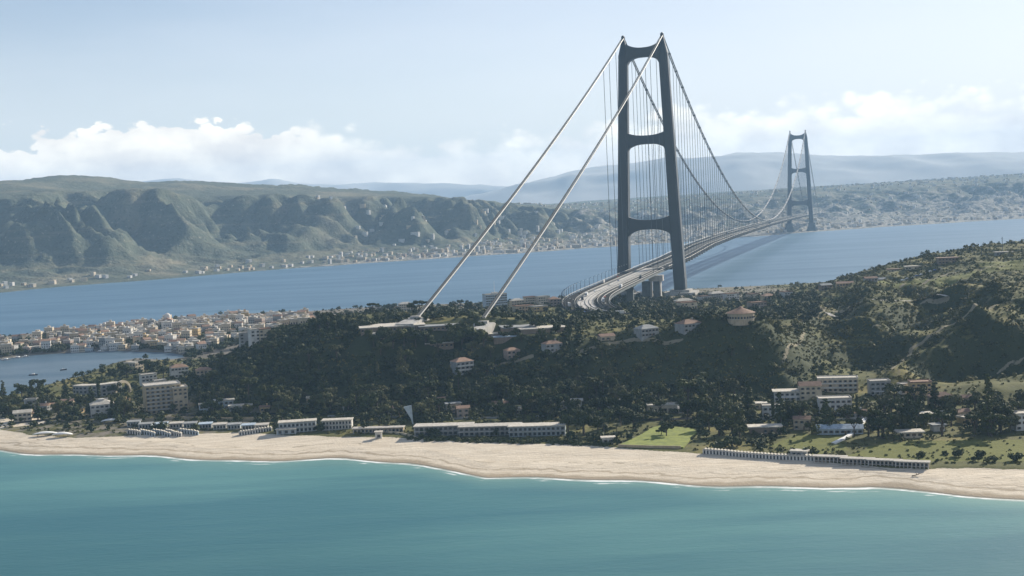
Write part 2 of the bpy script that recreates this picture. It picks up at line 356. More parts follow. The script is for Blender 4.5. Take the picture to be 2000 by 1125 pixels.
for n_, c_ in dict(car_white=(.75, .75, .74), car_silver=(.42, .43, .44), car_red=(.38, .04, .03), car_blue=(.05, .10, .24), car_dark=(.03, .03, .035), truck_box=(.66, .64, .60)).items(): M[n_] = paint(n_, c_, .35, .05, spec=.5)
M['wood'] = paint('old_wood', (.22, .16, .10), .8, .2, 1.)
M['canvas'] = paint('white_canvas', (.78, .77, .74), .75, .08, .5)

def foliage(name, c1, c2, c3=None, trans=.0):
    m, t, p = new_mat(name); at = t.attr('tint').outputs['Fac']
    geo = t.node('ShaderNodeNewGeometry').outputs['Position']
    big = t.noise(geo, .012, 3, .5); fine = t.noise(geo, .35, 2, .6)
    f = t.math('ADD', t.math('MULTIPLY', at, .62), t.math('MULTIPLY', t.math('SUBTRACT', fine, .3), .42), clamp=True)
    c = t.mix(f, c1, c2)
    if c3: c = t.mix(t.math('MULTIPLY', t.smooth(big, .48, .62), t.math('ADD', t.math('MULTIPLY', at, .6), .35)), c, c3)
    rnd = t.node('ShaderNodeObjectInfo').outputs['Random']
    c = t.mix(t.math('MULTIPLY', rnd, .45), c, tuple(q*.55 for q in c1))
    t.put(p.inputs['Base Color'], c); p.inputs['Roughness'].default_value = .75; p.inputs['Specular IOR Level'].default_value = .18
    return m
M['leaf_dark'] = foliage('leaf_dark', (.020, .034, .011), (.115, .130, .036))
M['leaf_mid'] = foliage('leaf_mid', (.034, .046, .012), (.160, .165, .042))
M['leaf_olive'] = foliage('leaf_olive', (.055, .062, .024), (.20, .19, .068))
M['leaf_palm'] = foliage('leaf_palm', (.035, .045, .018), (.12, .13, .05))
M['scrub'] = foliage('scrub', (.046, .056, .016), (.160, .158, .040), (.24, .205, .050))
M['dune'] = foliage('dune_scrub', (.04, .05, .012), (.15, .155, .032), (.22, .20, .05))

# ground of the near land: every mask is an attribute edged with noise
m_wood_shade = None
def ground_mat():
    m, t, p = new_mat('ground_cover'); geo = t.node('ShaderNodeNewGeometry').outputs['Position']
    A = lambda n: t.attr(n).outputs['Fac']
    n1 = t.noise(geo, .02, 6, .6); n2 = t.noise(geo, .12, 5, .6); n3 = t.noise(geo, .6, 3, .6)
    veg = t.mix(n2, (.050, .058, .018), (.125, .122, .036)); veg = t.mix(t.smooth(n1, .50, .68, 0., .8), veg, (.21, .180, .048))
    earth = t.mix(n2, (.12, .10, .065), (.24, .20, .135))
    c = t.mix(t.smooth(t.math('ADD', n3, t.math('MULTIPLY', n1, .5)), .80, 1.0), veg, earth)
    c = t.mix(t.smooth(t.math('ADD', A('wood'), t.math('MULTIPLY', t.math('SUBTRACT', n2, .5), .8)), .35, .65), c, t.mix(n3, (.018, .027, .011), (.062, .070, .024)))  # dark undergrowth, with the shade of steep slopes mixed into the colour
    # fields of dry grass
    gr = t.mix(n2, (.10, .112, .022), (.21, .20, .045)); g = t.smooth(t.math('ADD', A('grass'), t.math('MULTIPLY', t.math('SUBTRACT', n2, .5), .8)), .4, .6)
    c = t.mix(g, c, t.mix(n3, gr, (.085, .10, .025)))
    # town ground
    u = t.smooth(t.math('ADD', A('urban'), t.math('MULTIPLY', t.math('SUBTRACT', n2, .5), 1.)), .4, .6)
    c = t.mix(u, c, t.mix(n2, (.075, .07, .06), (.25, .22, .175)))
    # bare cuts and tracks
    b = t.smooth(t.math('ADD', A('track'), t.math('MULTIPLY', t.math('SUBTRACT', n3, .5), .5)), .45, .6)
    c = t.mix(b, c, t.mix(n2, (.16, .14, .09), (.30, .26, .18)))
    # sand, dry and wet
    sd = t.smooth(t.math('ADD', A('sand'), t.math('MULTIPLY', t.math('SUBTRACT', n3, .5), .4)), .42, .58)
    rel = A('shore')                                            # metres inland from the water's edge
    str_ = t.noise(t.node('ShaderNodeMapping', {0: geo, 2: (0, 0, .42), 3: (.05, .55, 1.)}).outputs[0], 1., 6, .68)
    sand = t.mix(t.smooth(str_, .34, .66), (.46, .395, .305), (.66, .585, .47))
    sand = t.mix(t.smooth(t.noise(geo, .05, 4, .6), .45, .75, 0., .45), sand, (.52, .44, .335))
    sand = t.mix(t.smooth(n3, .68, .76), sand, (.22, .18, .13))
    wav = t.math('ADD', rel, t.math('MULTIPLY', t.math('SUBTRACT', t.noise(geo, .05, 4, .6), .5), 22.))
    sand = t.mix(t.math('MULTIPLY', t.smooth(t.math('ABSOLUTE', t.math('SUBTRACT', wav, 17.)), 2.6, .5), .8), sand, (.33, .27, .19))
    wl2 = t.math('MULTIPLY', t.smooth(t.math('ABSOLUTE', t.math('SUBTRACT', wav, 36.)), 1.6, .4), t.smooth(n2, .48, .6)); sand = t.mix(t.math('MULTIPLY', wl2, .7), sand, (.24, .20, .14))
    wl3 = t.math('MULTIPLY', t.smooth(t.math('ABSOLUTE', t.math('SUBTRACT', wav, 25.)), 1.3, .3), t.smooth(n1, .46, .56)); sand = t.mix(t.math('MULTIPLY', wl3, .6), sand, (.27, .22, .16))
    sand = t.mix(t.smooth(wav, 11., 4.), sand, (.34, .28, .20))
    sand = t.mix(t.smooth(rel, 3.5, 1.), sand, (.22, .19, .145))
    c = t.mix(sd, c, sand)
    t.put(p.inputs['Base Color'], c); p.inputs['Roughness'].default_value = .92; p.inputs['Specular IOR Level'].default_value = .15
    bm = t.node('ShaderNodeBump', {'Strength': .6, 'Distance': .6, 'Height': t.math('ADD', n3, t.math('MULTIPLY', str_, .4))})
    t.put(p.inputs['Normal'], bm.outputs[0]); return m

def water_mat(name, deep, shallow, shore=False):
    m, t, p = new_mat(name); geo = t.node('ShaderNodeNewGeometry').outputs['Position']
    band = t.node('ShaderNodeMapping', {0: geo, 2: (0, 0, R_(8)), 3: (.0022, .011, 1)}).outputs[0]
    s1 = t.noise(band, 1., 5, .55, .4); s2 = t.noise(t.node('ShaderNodeMapping', {0: geo, 2: (0, 0, R_(-5)), 3: (.008, .06, 1)}).outputs[0], 1., 4, .6)
    f = t.math('ADD', t.math('MULTIPLY', s1, .75), t.math('MULTIPLY', s2, .25))
    c = t.mix(t.smooth(f, .34, .66), deep, shallow); rough = .42
    if shore:
        rel = t.attr('offshore').outputs['Fac']
        c = t.mix(t.smooth(rel, 330., 60., 0., 1.), tuple(q*.82 for q in deep), c)
        c = t.mix(t.smooth(t.math('ADD', rel, t.math('MULTIPLY', s2, 30)), 55., 4., 0., .75), c, (.19, .32, .27))
        c = t.mix(t.smooth(rel, 7., 0., 0., .7), c, (.26, .30, .26))
        fn = t.noise(t.node('ShaderNodeMapping', {0: geo, 2: (0, 0, .4), 3: (.03, .10, 1)}).outputs[0], 1., 6, .65)
        edge = t.math('ADD', rel, t.math('MULTIPLY', t.math('SUBTRACT', t.noise(geo, .09, 4, .6), .5), 4.5))
        fo = t.math('MULTIPLY', t.smooth(t.math('ABSOLUTE', t.math('SUBTRACT', edge, 2.4)), 2.6, 1.), t.smooth(fn, .42, .58, .25, 1.))
        fo2 = t.math('MULTIPLY', t.smooth(t.math('ABSOLUTE', t.math('SUBTRACT', edge, 9.)), 2.2, .6), t.smooth(fn, .53, .62, 0., .6))
        fo = t.math('MAXIMUM', fo, fo2)
        c = t.mix(fo, c, (.74, .76, .75))
        rough = t.smooth(fo, 0., .6, .42, .8)
    t.put(p.inputs['Base Color'], c); t.put(p.inputs['Roughness'], rough); p.inputs['IOR'].default_value = 1.33; p.inputs['Specular IOR Level'].default_value = .26
    rip = t.noise(t.node('ShaderNodeMapping', {0: geo, 2: (0, 0, .5), 3: (.12, .3, .2)}).outputs[0], 1., 6, .68)
    rip2 = t.noise(t.node('ShaderNodeMapping', {0: geo, 2: (0, 0, -.2), 3: (.02, .045, .2)}).outputs[0], 1., 3, .6)
    bm = t.node('ShaderNodeBump', {'Strength': .22 if shore else .45, 'Distance': 1.4, 'Height': t.math('ADD', rip, rip2)})
    t.put(p.inputs['Normal'], bm.outputs[0]); return m

# ------------------------------------------------------------ near land
rows = [480.]
while rows[-1] < 2260: rows.append(rows[-1]+max(1.35, rows[-1]*.0022 if rows[-1] < 1250 else (rows[-1]-1250)*.004+2.75))
gy = np.array(rows); gx = np.arange(-1150, 1251, 2.8)
GX, GY = np.meshgrid(gx, gy); GZ = height(GX, GY)
def hz(x, y):
    """height of the built ground by bilinear look-up"""
    x = np.asarray(x, float); y = np.asarray(y, float)
    i = np.clip(np.searchsorted(gy, y)-1, 0, len(gy)-2); j = np.clip(((x-gx[0])/2.8).astype(int), 0, len(gx)-2)
    fy = np.clip((y-gy[i])/(gy[i+1]-gy[i]), 0, 1); fx = np.clip((x-gx[j])/2.8, 0, 1)
    return (GZ[i, j]*(1-fx)+GZ[i, j+1]*fx)*(1-fy)+(GZ[i+1, j]*(1-fx)+GZ[i+1, j+1]*fx)*fy
def G(px, py, far=2250.):
    """where the sight line through a photo pixel meets the ground"""
    d = ray(px, py); d = d/d[1]; s = np.arange(560., far, 1.5)
    x = d[0]*s; z = CAM_H+d[2]*s; g = hz(x, s); k = np.argmax(z <= g)
    if z[k] > g[k]: k = len(s)-1
    return Vector((float(x[k]), float(s[k]), float(g[k])))
def poly_mask(pts, soft=3.):
    P = np.array([tuple(G(*p))[:2] for p in pts]); d, _, _ = seg_dist(GX, GY, [tuple(q) for q in P]+[tuple(P[0])])
    return np.where(in_poly(GX, GY, P), .5+np.clip(d/soft, 0, 1)*.5, .5-np.clip(d/soft, 0, 1)*.5)
def line_mask(pts, wd):
    P = [tuple(G(*p))[:2] for p in pts]; d, _, _ = seg_dist(GX, GY, P); return np.clip(1.1-d/wd*.6, 0, 1)
a_sh = GY-yw(GX)
m_sand = np.where(GY < 1300, np.clip(.5+(yb(GX)-GY)/5., 0, 1), np.clip((ys(GX)-GY < 25)*1., 0, 1)*np.clip(.5+(25-(ys(GX)-GY))/20, 0, 1)*.8)
m_sand = np.maximum(m_sand, poly_mask([(0, 838), (95, 826), (60, 808), (0, 815)])*(GX < -200))
GR = [[(1580, 582), (1640, 578), (1760, 552), (1900, 530), (2000, 512), (2000, 528), (1880, 545), (1760, 566), (1620, 590)],
      [(1500, 872), (1560, 848), (1640, 852), (1660, 880), (1600, 888)],
      [(1650, 892), (1700, 872), (1780, 862), (1999, 858), (1999, 905), (1840, 900), (1790, 900)],
      [(1905, 518), (1999, 505), (1999, 515), (1920, 524)],
      [(0, 828), (40, 808), (95, 806), (100, 825), (50, 835)]]
m_grass = np.zeros(GX.shape)
for g_ in GR: m_grass = np.maximum(m_grass, poly_mask(g_, 6))
TR = [([(1580, 552+48), (1680, 592), (1850, 588)], 2.5), ([(1740, 722), (1780, 682), (1850, 636), (1900, 604), (1960, 592)], 1.7), ([(1530, 712), (1560, 670), (1570, 650)], 1.2),
      ([(1760, 560), (1850, 535), (1960, 520)], 2.4), ([(1560, 628), (1620, 600)], 1.2), ([(1700, 640), (1740, 646)], 1.), ([(1330, 665), (1210, 670), (1130, 690)], 2.), ([(600, 640), (720, 632), (810, 630)], 5.), ([(880, 728), (960, 716), (1040, 696)], 2.2), ([(1950, 730), (1970, 712), (1999, 700)], 1.2)]
m_track = np.zeros(GX.shape)
for p_, wd in TR: m_track = np.maximum(m_track, line_mask(p_, wd))
m_urban = np.maximum(smoothstep(GY, 1330, 1420)*smoothstep(GX, -130, -260)*smoothstep(GZ, 14, 9), .55*smoothstep(GY, 1500, 1650)*smoothstep(GZ, 26, 16)*smoothstep(GX, 470, 400))
m_urban = np.maximum(m_urban, .5*smoothstep(GX, -120, -200)*smoothstep(GY, 1130, 1050)*smoothstep(GZ, 12, 8)*(GY > yb(GX)))
slp = np.hypot(np.gradient(GZ, axis=1)/2.8, np.gradient(GZ, axis=0)/np.gradient(gy)[:, None])
m_wood_shade = smoothstep(slp, .14, .30)*smoothstep(GX, 235, 190)*smoothstep(GZ, 5, 10)+.75*smoothstep(slp, .3, .5)*smoothstep(GX, 190, 235)  # dense cover, plus slope and gully shade painted as dark ground
m_wood_shade = np.maximum(m_wood_shade, .9*smoothstep(GZ, 14, 22)*smoothstep(GX, 30, -40)*smoothstep(GY, 1075, 1050))
lm = grid_mesh('land', GX, GY, GZ, ground_mat(), {'sand': m_sand, 'grass': m_grass, 'track': m_track, 'urban': m_urban, 'wood': m_wood_shade, 'shore': a_sh})
tag(link('coastal_land', lm), kind='structure')

# ------------------------------------------------------------ water
sy = np.r_[np.linspace(-400, 380, 8), np.linspace(400, 1400, 300)]; sx = np.linspace(-2600, 1500, 330)
SX, SY = np.meshgrid(sx, sy)
tag(link('sea', grid_mesh('sea', SX, SY, SX*0, water_mat('teal_sea', (.036, .134, .160), (.088, .220, .218), True), {'offshore': np.clip(yw(SX)-SY, -30, 1e4)})), kind='structure')
def flat(name, pts, z, mat):
    mb = MB(); mb.add([(x, y, z) for x, y in pts], [tuple(range(len(pts)))]); return mb.build(name, mat)
MW = water_mat('strait_water', (.055, .120, .185), (.100, .175, .250))
tag(flat('strait_water', [(-14000, 1420), (-1160, 1420), (1260, 1420), (14000, 1420), (14000, 16000), (-14000, 16000)], -.02, MW), kind='structure')
tag(flat('lagoon_water', [(-1150, 1000), (-250, 1000), (-250, 1418), (-250, 1600), (-1150, 1600)], .05, water_mat('lagoon_water', (.060, .105, .145), (.13, .175, .215))), kind='structure')

# ------------------------------------------------------------ far coast: foreshore, gullied scarps, tableland
FS = np.array([(-4500, 500), (-2600, 1600), (-1247, 3129), (-1041, 3488), (-750, 3783), (-471, 3972), (5, 4199), (355, 4382), (856, 4735), (1217, 5056), (1730, 5399), (2216, 5538), (3500, 5900), (7000, 7200)], float)
ss = np.r_[0, np.cumsum(np.hypot(*np.diff(FS, axis=0).T))]
S1 = np.arange(900, ss[-1], 13.); T1 = np.r_[np.arange(-10, 1500, 11.), np.arange(1500, 3600, 26.), np.arange(3600, 5400, 150.)]
SS, TT = np.meshgrid(S1, T1)
BX = np.interp(SS, ss, FS[:, 0]); BY = np.interp(SS, ss, FS[:, 1])
k_ = np.ones(91)/91.
def sm(a): return np.convolve(np.pad(a, 45, 'edge'), k_, 'valid')
bx = sm(np.interp(S1, ss, FS[:, 0])); by = sm(np.interp(S1, ss, FS[:, 1])); tx = np.gradient(bx); ty = np.gradient(by); ln = np.hypot(tx, ty)
nx, ny = -ty/ln*.75-.0, tx/ln; nx, ny = nx/np.hypot(nx, ny), ny/np.hypot(nx, ny)
wig = (fbm(S1/260., S1*0+3, 7, 4)-.5)*110
HXF = bx[None]+nx[None]*(TT+wig[None]); HYF = by[None]+ny[None]*(TT+wig[None])
# how high the tableland stands, along the coast (keyed on world X of the shore)
crestH = np.interp(bx, [-4500, -1500, -1247, -1100, -900, -600, -200, 100, 400, 700, 1200, 1700, 2216, 4000, 7000], [380, 350, 330, 300, 330, 292, 262, 238, 205, 168, 138, 150, 172, 200, 240])
foot = np.interp(bx, [-4500, -1247, -900, -400, 300, 900, 7000], [420, 420, 330, 380, 520, 600, 600])
top_ = np.interp(bx, [-4500, -1247, -900, -400, 300, 900, 7000], [1350, 1350, 1250, 1250, 1500, 2000, 2300])
wv = (fbm(SS/420, TT/420, 77, 4)-.5)
foot2 = foot[None]*(1+wv*1.0); top2 = np.maximum(top_[None]*(1+wv*.5), foot2+250)
u_ = np.clip((TT-foot2)/(top2-foot2), 0, 1)
prof = np.where(TT < foot2, .13*np.clip(TT/np.maximum(foot2, 1), 0, 1)**1.3, .13+.87*(1-(1-u_)**1.7)*1.0)
FZ = prof*crestH[None]
wrp = (fbm(SS/300, TT/300, 88, 3)-.5)*260
gl = fbm((SS+wrp)/330., TT/1500., 91, 1); spur = 1-np.abs(2*((((SS+wrp*1.2)/345.) % 1))-1)**1.0
spur2 = 1-np.abs(2*((((SS-wrp*1.6)/135.+.3) % 1))-1)
bell = np.sin(np.pi*np.clip(u_, 0, 1))**.8*smoothstep(u_, 0, .1)*1.25*(1-.72*smoothstep(u_, .35, .9))
rug = np.interp(bx, [-4500, 300, 900, 7000], [1, 1, .32, .25])[None]*np.ones_like(SS)
FZ = FZ+bell*rug*((spur-.5)*135*(.5+gl)+(spur2-.5)*60*fbm(SS/400, TT/400, 93, 2)*1.6)
FZ = FZ+(fbm(HXF/210, HYF/210, 95, 5, .55, ridged=True)-.62)*smoothstep(TT, 120, 900)*(22+62*bell)*(.4+.6*rug)+(fbm(HXF/900, HYF/900, 96, 4)-.5)*34*smoothstep(TT, 900, 2000)
FZ = FZ+(fbm(HXF/70, HYF/70, 97, 4, .6, ridged=True)-.6)*30*smoothstep(TT, 60, 300)
dr_, zr_, _ = seg_dist(HXF, HYF, [(-1900, 4000, 205), (-1560, 3900, 172), (-1180, 3800, 88), (-1000, 3720, 22)])
FZ = np.maximum(FZ, np.where(dr_ < 500, zr_-dr_*(.42+.16*fbm(HXF/120, HYF/120, 131, 3)), 0))
cap = crestH[None]*(.86+.22*smoothstep(TT, 1150, 2100))+(fbm(HXF/800, HYF/800, 99, 4)-.5)*34+2
FZ = FZ+crestH[None]*.07*smoothstep(TT, 1500, 2200)
FZ = np.where(FZ > cap-30, cap-30+30*(1-np.exp(-(np.maximum(FZ-cap+30, 0))/30.)), FZ)
for gx_, gw, ga in ((-1770, 190, 34), (-1330, 230, 30), (-1000, 120, 10), (-830, 200, 14), (-420, 170, 12), (-150, 120, 9), (60, 160, 10)): FZ = FZ+ga*np.exp(-((HXF-gx_)/gw)**2)*smoothstep(TT, 900, 1700)
FZ = FZ+smoothstep(TT, 1200, 1900)*(fbm(HXF/160, HYF/160, 141, 4)-.4)*22*rug+smoothstep(TT, 1000, 1600)*(fbm(HXF/24, HYF/24, 143, 2)-.5)*6*np.clip(rug*2-1, 0, 1)
FZ = np.maximum(FZ, 1.5+3*fbm(HXF/60, HYF/60, 98, 2))
FZ = np.where(TT < 30, np.minimum(FZ, TT*.12), FZ)
FZ = FZ*np.clip((5400-TT)/900, 0, 1)
def far_mat():
    m, t, p = new_mat('far_hillside'); geo = t.node('ShaderNodeNewGeometry').outputs['Position']
    n1 = t.noise(geo, .0035, 6, .62); n2 = t.noise(geo, .02, 5, .65); n3 = t.noise(geo, .09, 3, .65)
    ter = t.noise(t.node('ShaderNodeMapping', {0: geo, 3: (.002, .002, .055)}).outputs[0], 1., 3, .6)
    c = t.mix(n2, (.036, .052, .040), (.120, .128, .085)); c = t.mix(t.smooth(n1, .48, .66, 0., .8), c, (.19, .17, .115))
    c = t.mix(t.smooth(ter, .54, .66, 0., .3), c, (.24, .20, .12))
    c = t.mix(t.smooth(n3, .60, .72, 0., .8), c, (.30, .26, .19)); c = t.mix(t.smooth(n3, .42, .34, 0., .8), c, (.028, .038, .02))
    b = t.smooth(t.math('ADD', t.attr('built').outputs['Fac'], t.math('MULTIPLY', t.math('SUBTRACT', n2, .5), 1.2)), .45, .7)
    spk = t.mix(t.smooth(n3, .45, .6), (.16, .15, .13), (.42, .39, .34)); c = t.mix(t.math('MULTIPLY', b, .85), c, spk)
    t.put(p.inputs['Base Color'], c); p.inputs['Roughness'].default_value = .95; p.inputs['Specular IOR Level'].default_value = .1
    bm = t.node('ShaderNodeBump', {'Strength': .8, 'Distance': 12., 'Height': t.math('ADD', n2, t.math('MULTIPLY', n3, .35))}); t.put(p.inputs['Normal'], bm.outputs[0])
    return m
built = np.clip(1.1-TT/np.interp(bx, [-4500, -700, -300, 400, 900, 7000], [90, 110, 420, 800, 2700, 3200])[None], 0, 1)*np.interp(bx, [-4500, -900, -300, 7000], [.3, .4, .75, .8])[None]  # town ground; its wide reach at right also pales slopes in place of haze
tag(link('far_hills', grid_mesh('far_hills', HXF, HYF, FZ, far_mat(), {'built': built})), kind='structure')
# remote ranges
def rng_mesh(name, x0, x1, y, depth, hs, seed, step=90.):
    xs = np.arange(x0, x1, step); ts = np.linspace(0, 1, 40); XX, TTT = np.meshgrid(xs, ts)
    H = np.interp(XX, [h[0] for h in hs], [h[1] for h in hs]); YY = y+depth*TTT+(fbm(XX/2500, XX*0, seed, 3)-.5)*800
    Z = H*np.sin(np.pi*np.clip(TTT*1.25, 0, 1)*.5)**1.1*(1-.0*TTT)+(fbm(XX/1100, YY/1100, seed+1, 6, .5, ridged=True)-.6)*150*smoothstep(TTT, 0, .5)*smoothstep(H, 30, 260)
    Z = np.where(TTT > .97, -20, Z); Z = np.where(TTT < .01, -20, Z)
    m, t, p = new_mat(name); geo = t.node('ShaderNodeNewGeometry').outputs['Position']
    t.put(p.inputs['Base Color'], t.mix(t.noise(geo, .0015, 6, .6), (.30, .31, .32), (.46, .45, .43))); p.inputs['Roughness'].default_value = 1  # rock colour paled to carry the distance haze
    return tag(link(name, grid_mesh(name, XX, YY, Z, m)), kind='structure')
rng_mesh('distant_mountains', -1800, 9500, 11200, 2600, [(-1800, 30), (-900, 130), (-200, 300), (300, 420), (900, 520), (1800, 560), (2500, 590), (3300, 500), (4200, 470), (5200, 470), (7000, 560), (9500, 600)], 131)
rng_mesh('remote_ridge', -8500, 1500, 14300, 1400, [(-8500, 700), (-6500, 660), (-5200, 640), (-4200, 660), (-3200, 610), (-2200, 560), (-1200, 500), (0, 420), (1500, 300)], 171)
# ------------------------------------------------------------ the suspension bridge
BA = .2905; TWX, TWY = 214.4, 1961.6
ex = Vector((math.sin(BA), math.cos(BA), 0)); en = Vector((math.cos(BA), -math.sin(BA), 0))
bridge = empty('suspension_bridge', (TWX, TWY, 0), -BA)       # local x across, local y along the span
tag(bridge, 'long dark suspension bridge with two tall portal towers crossing the blue strait', 'bridge')
WT, WB, SPAN, SIDE1, SIDE2 = 59.6, 88.3, 3300., 935.3, 830.
def leg_off(z): return WT/2+(WB-WT)/2*(1-min(z, 392)/392.)
def leg_mesh(side, z0):
    mb = MB(); zs = [z0, 20, 66, 120, 180, 240, 300, 350, 372, 384, 392, 399]; rings = []
    for z in zs:
        k = (399-z)/399; a = 6.6+2.2*k; b = 7.5+4.5*k; c = 2.3; x = side*leg_off(z)
        if z > 372: q = (399-z)/27; a = 1.5+(a-1.5)*q; b = 2.5+(b-2.5)*q; c = .4+c*q*.8
        rings.append([(x-a+c, -b, z), (x+a-c, -b, z), (x+a, -b+c, z), (x+a, b-c, z), (x+a-c, b, z), (x-a+c, b, z), (x-a, b-c, z), (x-a, -b+c, z)])
    V = [p for r in rings for p in r]; F = []
    for i in range(len(rings)-1):
        for j in range(8): F.append((i*8+j, i*8+(j+1) % 8, (i+1)*8+(j+1) % 8, (i+1)*8+j))
    F += [tuple(range(7, -1, -1)), tuple(len(V)-8+j for j in range(8))]
    mb.add(V, F); return mb
def beam_mesh(zt, zb, ft, fb, hy):
    """portal beam: bowed top and arched soffit flaring into the legs"""
    mb = MB(); n = 28; top = []; bot = []
    for i in range(n+1):
        u = -1+2*i/n; x = u*(leg_off((zt+zb)/2)-5.2); e = abs(u)
        top.append((x, zt+ft*e**2.6)); bot.append((x, zb-fb*(e**3.0)-3.5*max(0, e-.86)/.14))
    V = [(x, -hy, z) for x, z in top]+[(x, -hy, z) for x, z in bot]+[(x, hy, z) for x, z in top]+[(x, hy, z) for x, z in bot]; m = n+1; F = []
    for i in range(n):
        F += [(m+i, m+i+1, i+1, i), (2*m+i, 2*m+i+1, 3*m+i+1, 3*m+i), (i, i+1, 2*m+i+1, 2*m+i), (3*m+i, 3*m+i+1, m+i+1, m+i)]
    return mb.add(V, F)
def tower(y, z0, lab, far):
    t = link('tower', None, bridge, (0, y, 0)); t['label'] = lab
    for s in (-1, 1):
        leg_mesh(s, z0).build('leg', M['steel'], t)
        mb = MB()
        x = s*leg_off(0)
        if far:
            mb.prism([(x-24, -20), (x-17, -27), (x+17, -27), (x+24, -20), (x+24, 20), (x+17, 27), (x-17, 27), (x-24, 20)], -6, 5, 0)
            mb.prism([(x-20, -17), (x-14, -23), (x+14, -23), (x+20, -17), (x+20, 17), (x+14, 23), (x-14, 23), (x-20, 17)], 5, 30, 0, None, .62)
            mb.box(x-13.5, x+13.5, -14, 14, 30, 35)
        else:
            mb.prism([(x-24, -22), (x-18, -28), (x+18, -28), (x+24, -22), (x+24, 22), (x+18, 28), (x-18, 28), (x-24, 22)], -4, 11, 0)
            mb.box(x-15, x+15, -17, 17, 11, 14.5)
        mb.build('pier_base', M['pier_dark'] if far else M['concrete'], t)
        sd = MB(); sd.box(s*WT/2-2.2, s*WT/2+2.2, -4, 4, 397.5, 401); sd.prism([(s*WT/2-1.8, -2.5), (s*WT/2+1.8, -2.5), (s*WT/2+1.8, 2.5), (s*WT/2-1.8, 2.5)], 401, 402.6, 0, None, .6)
        sd.build('cable_saddle', M['steel'], t)
    beam_mesh(382, 368, 7, 9, 6).build('crossbeam', M['steel'], t)
    beam_mesh(250, 237, 5.5, 8, 6).build('crossbeam', M['steel'], t)
    beam_mesh(122, 107.5, 7, 10, 6.5).build('crossbeam', M['steel'], t)
tower(0, 12, 'near tower standing on the land', False)
tower(SPAN, 33, 'far tower standing in the water on two flared piers', True)
M['cable_dark'] = paint('cable_dark_tone', (.035, .04, .042), .7, .08, .1, spec=.15)  # darker tone, for the left tube of each near side-span pair
ZM = 84.
def deck_z(y): return float(np.interp(y, [-50, 0, 210, 520, 900, 1700, 2500, 3300, 4200], [48, 48.2, 51.8, 62, 66.5, 69, 68, 64, 58]))
def cab_z(y):
    if y < 0: u = -y/SIDE1; return 399+(61-399)*u-10*4*u*(1-u)
    if y > SPAN: u = (y-SPAN)/SIDE2; return 399+(52-399)*u-12*4*u*(1-u)
    u = 2*y/SPAN-1; return ZM+(399-ZM)*u*u
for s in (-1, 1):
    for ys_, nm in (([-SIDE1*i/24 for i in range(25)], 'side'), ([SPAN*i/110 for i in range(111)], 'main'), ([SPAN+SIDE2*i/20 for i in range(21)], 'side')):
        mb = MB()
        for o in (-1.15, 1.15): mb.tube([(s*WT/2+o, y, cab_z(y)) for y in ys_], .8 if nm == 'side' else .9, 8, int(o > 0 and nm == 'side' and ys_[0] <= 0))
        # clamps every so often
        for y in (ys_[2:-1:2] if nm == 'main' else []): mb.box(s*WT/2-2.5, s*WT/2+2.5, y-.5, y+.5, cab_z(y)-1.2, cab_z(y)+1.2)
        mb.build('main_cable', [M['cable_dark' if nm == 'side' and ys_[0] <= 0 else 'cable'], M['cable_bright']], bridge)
hx = WT/2
hang = [(s, y) for y in [60+30.*i for i in range(107)] for s in (-1, 1)]+[(s, y) for y in (-60., -110., -150.) for s in (-1, 1)]
hang.sort(key=lambda q: q[1])
def hanger(mb, s, y):
    z1 = cab_z(y); z0 = deck_z(y)
    mb.tube([(s*hx, y, z0), (s*hx, y, z1)], .34, 4)
for s, y in hang[:98]: mb = MB(); hanger(mb, s, y); mb.build('hanger', M['hanger'], bridge)
mb = MB()
for s, y in hang[98:]: hanger(mb, s, y)
mb.build('hanger', M['hanger'], bridge)['kind'] = 'stuff'
# deck: three box girders side by side on cross girders
Y0, Y1 = -8., SPAN+790
def deck_strip(x0, x1, th, dz, name, mat, parent, n=90):
    mb = MB(); ysl = [Y0+(Y1-Y0)*i/n for i in range(n+1)]; V = []; F = []
    for y in ysl:
        z = deck_z(y)+dz; q = (x1-x0)*.18
        V += [(x0, y, z), (x1, y, z), (x1, y, z-.5), (x1-q, y, z-th), (x0+q, y, z-th), (x0, y, z-.5)]
    for i in range(n):
        for j in range(6): F.append((i*6+j, i*6+(j+1) % 6, (i+1)*6+(j+1) % 6, (i+1)*6+j))
    F += [(0, 1, 2, 3, 4, 5)[::-1], tuple(n*6+j for j in range(6))]
    return mb.add(V, F).build(name, mat, parent)
deck = deck_strip(-6, 6, 2.2, 0, 'deck', M['steel'], bridge)
for s in (-1, 1):
    deck_strip(min(s*27, s*13), max(s*27, s*13), 2.1, 0, 'roadway_girder', M['steel'], deck)
def strip(x0, x1, dz, name, mat):
    mb = MB(); n = 90
    for i in range(n):
        ya, yb_ = Y0+(Y1-Y0)*i/n, Y0+(Y1-Y0)*(i+1)/n
        mb.add([(x0, ya, deck_z(ya)+dz), (x1, ya, deck_z(ya)+dz), (x1, yb_, deck_z(yb_)+dz), (x0, yb_, deck_z(yb_)+dz)], [(0, 1, 2, 3)])
    return mb.build(name, mat, deck)
strip(-26.3, -14, .05, 'road_surface', M['asphalt']); strip(14, 26.3, .05, 'road_surface', M['asphalt']); strip(-6.6, 6.6, .05, 'railway_surface', M['rail_deck'])
def rail_line(x, h, name, mat, r=.35, post=14., zb=0.):
    mb = MB(); n = 200; mb.tube([(x, Y0+(Y1-Y0)*i/n, deck_z(Y0+(Y1-Y0)*i/n)+h) for i in range(n+1)], r, 4)
    y = Y0+5
    while y < Y1: mb.box(x-.12, x+.12, y-.12, y+.12, deck_z(y)+zb, deck_z(y)+h); y += post
    return mb.build(name, mat, deck)
for x in (-27.2, 27.2): rail_line(x, 2.6, 'parapet', M['rail'], .42, 10)
for x in (-13.2, 13.2): rail_line(x, 1.5, 'parapet', M['rail'], .3, 14)
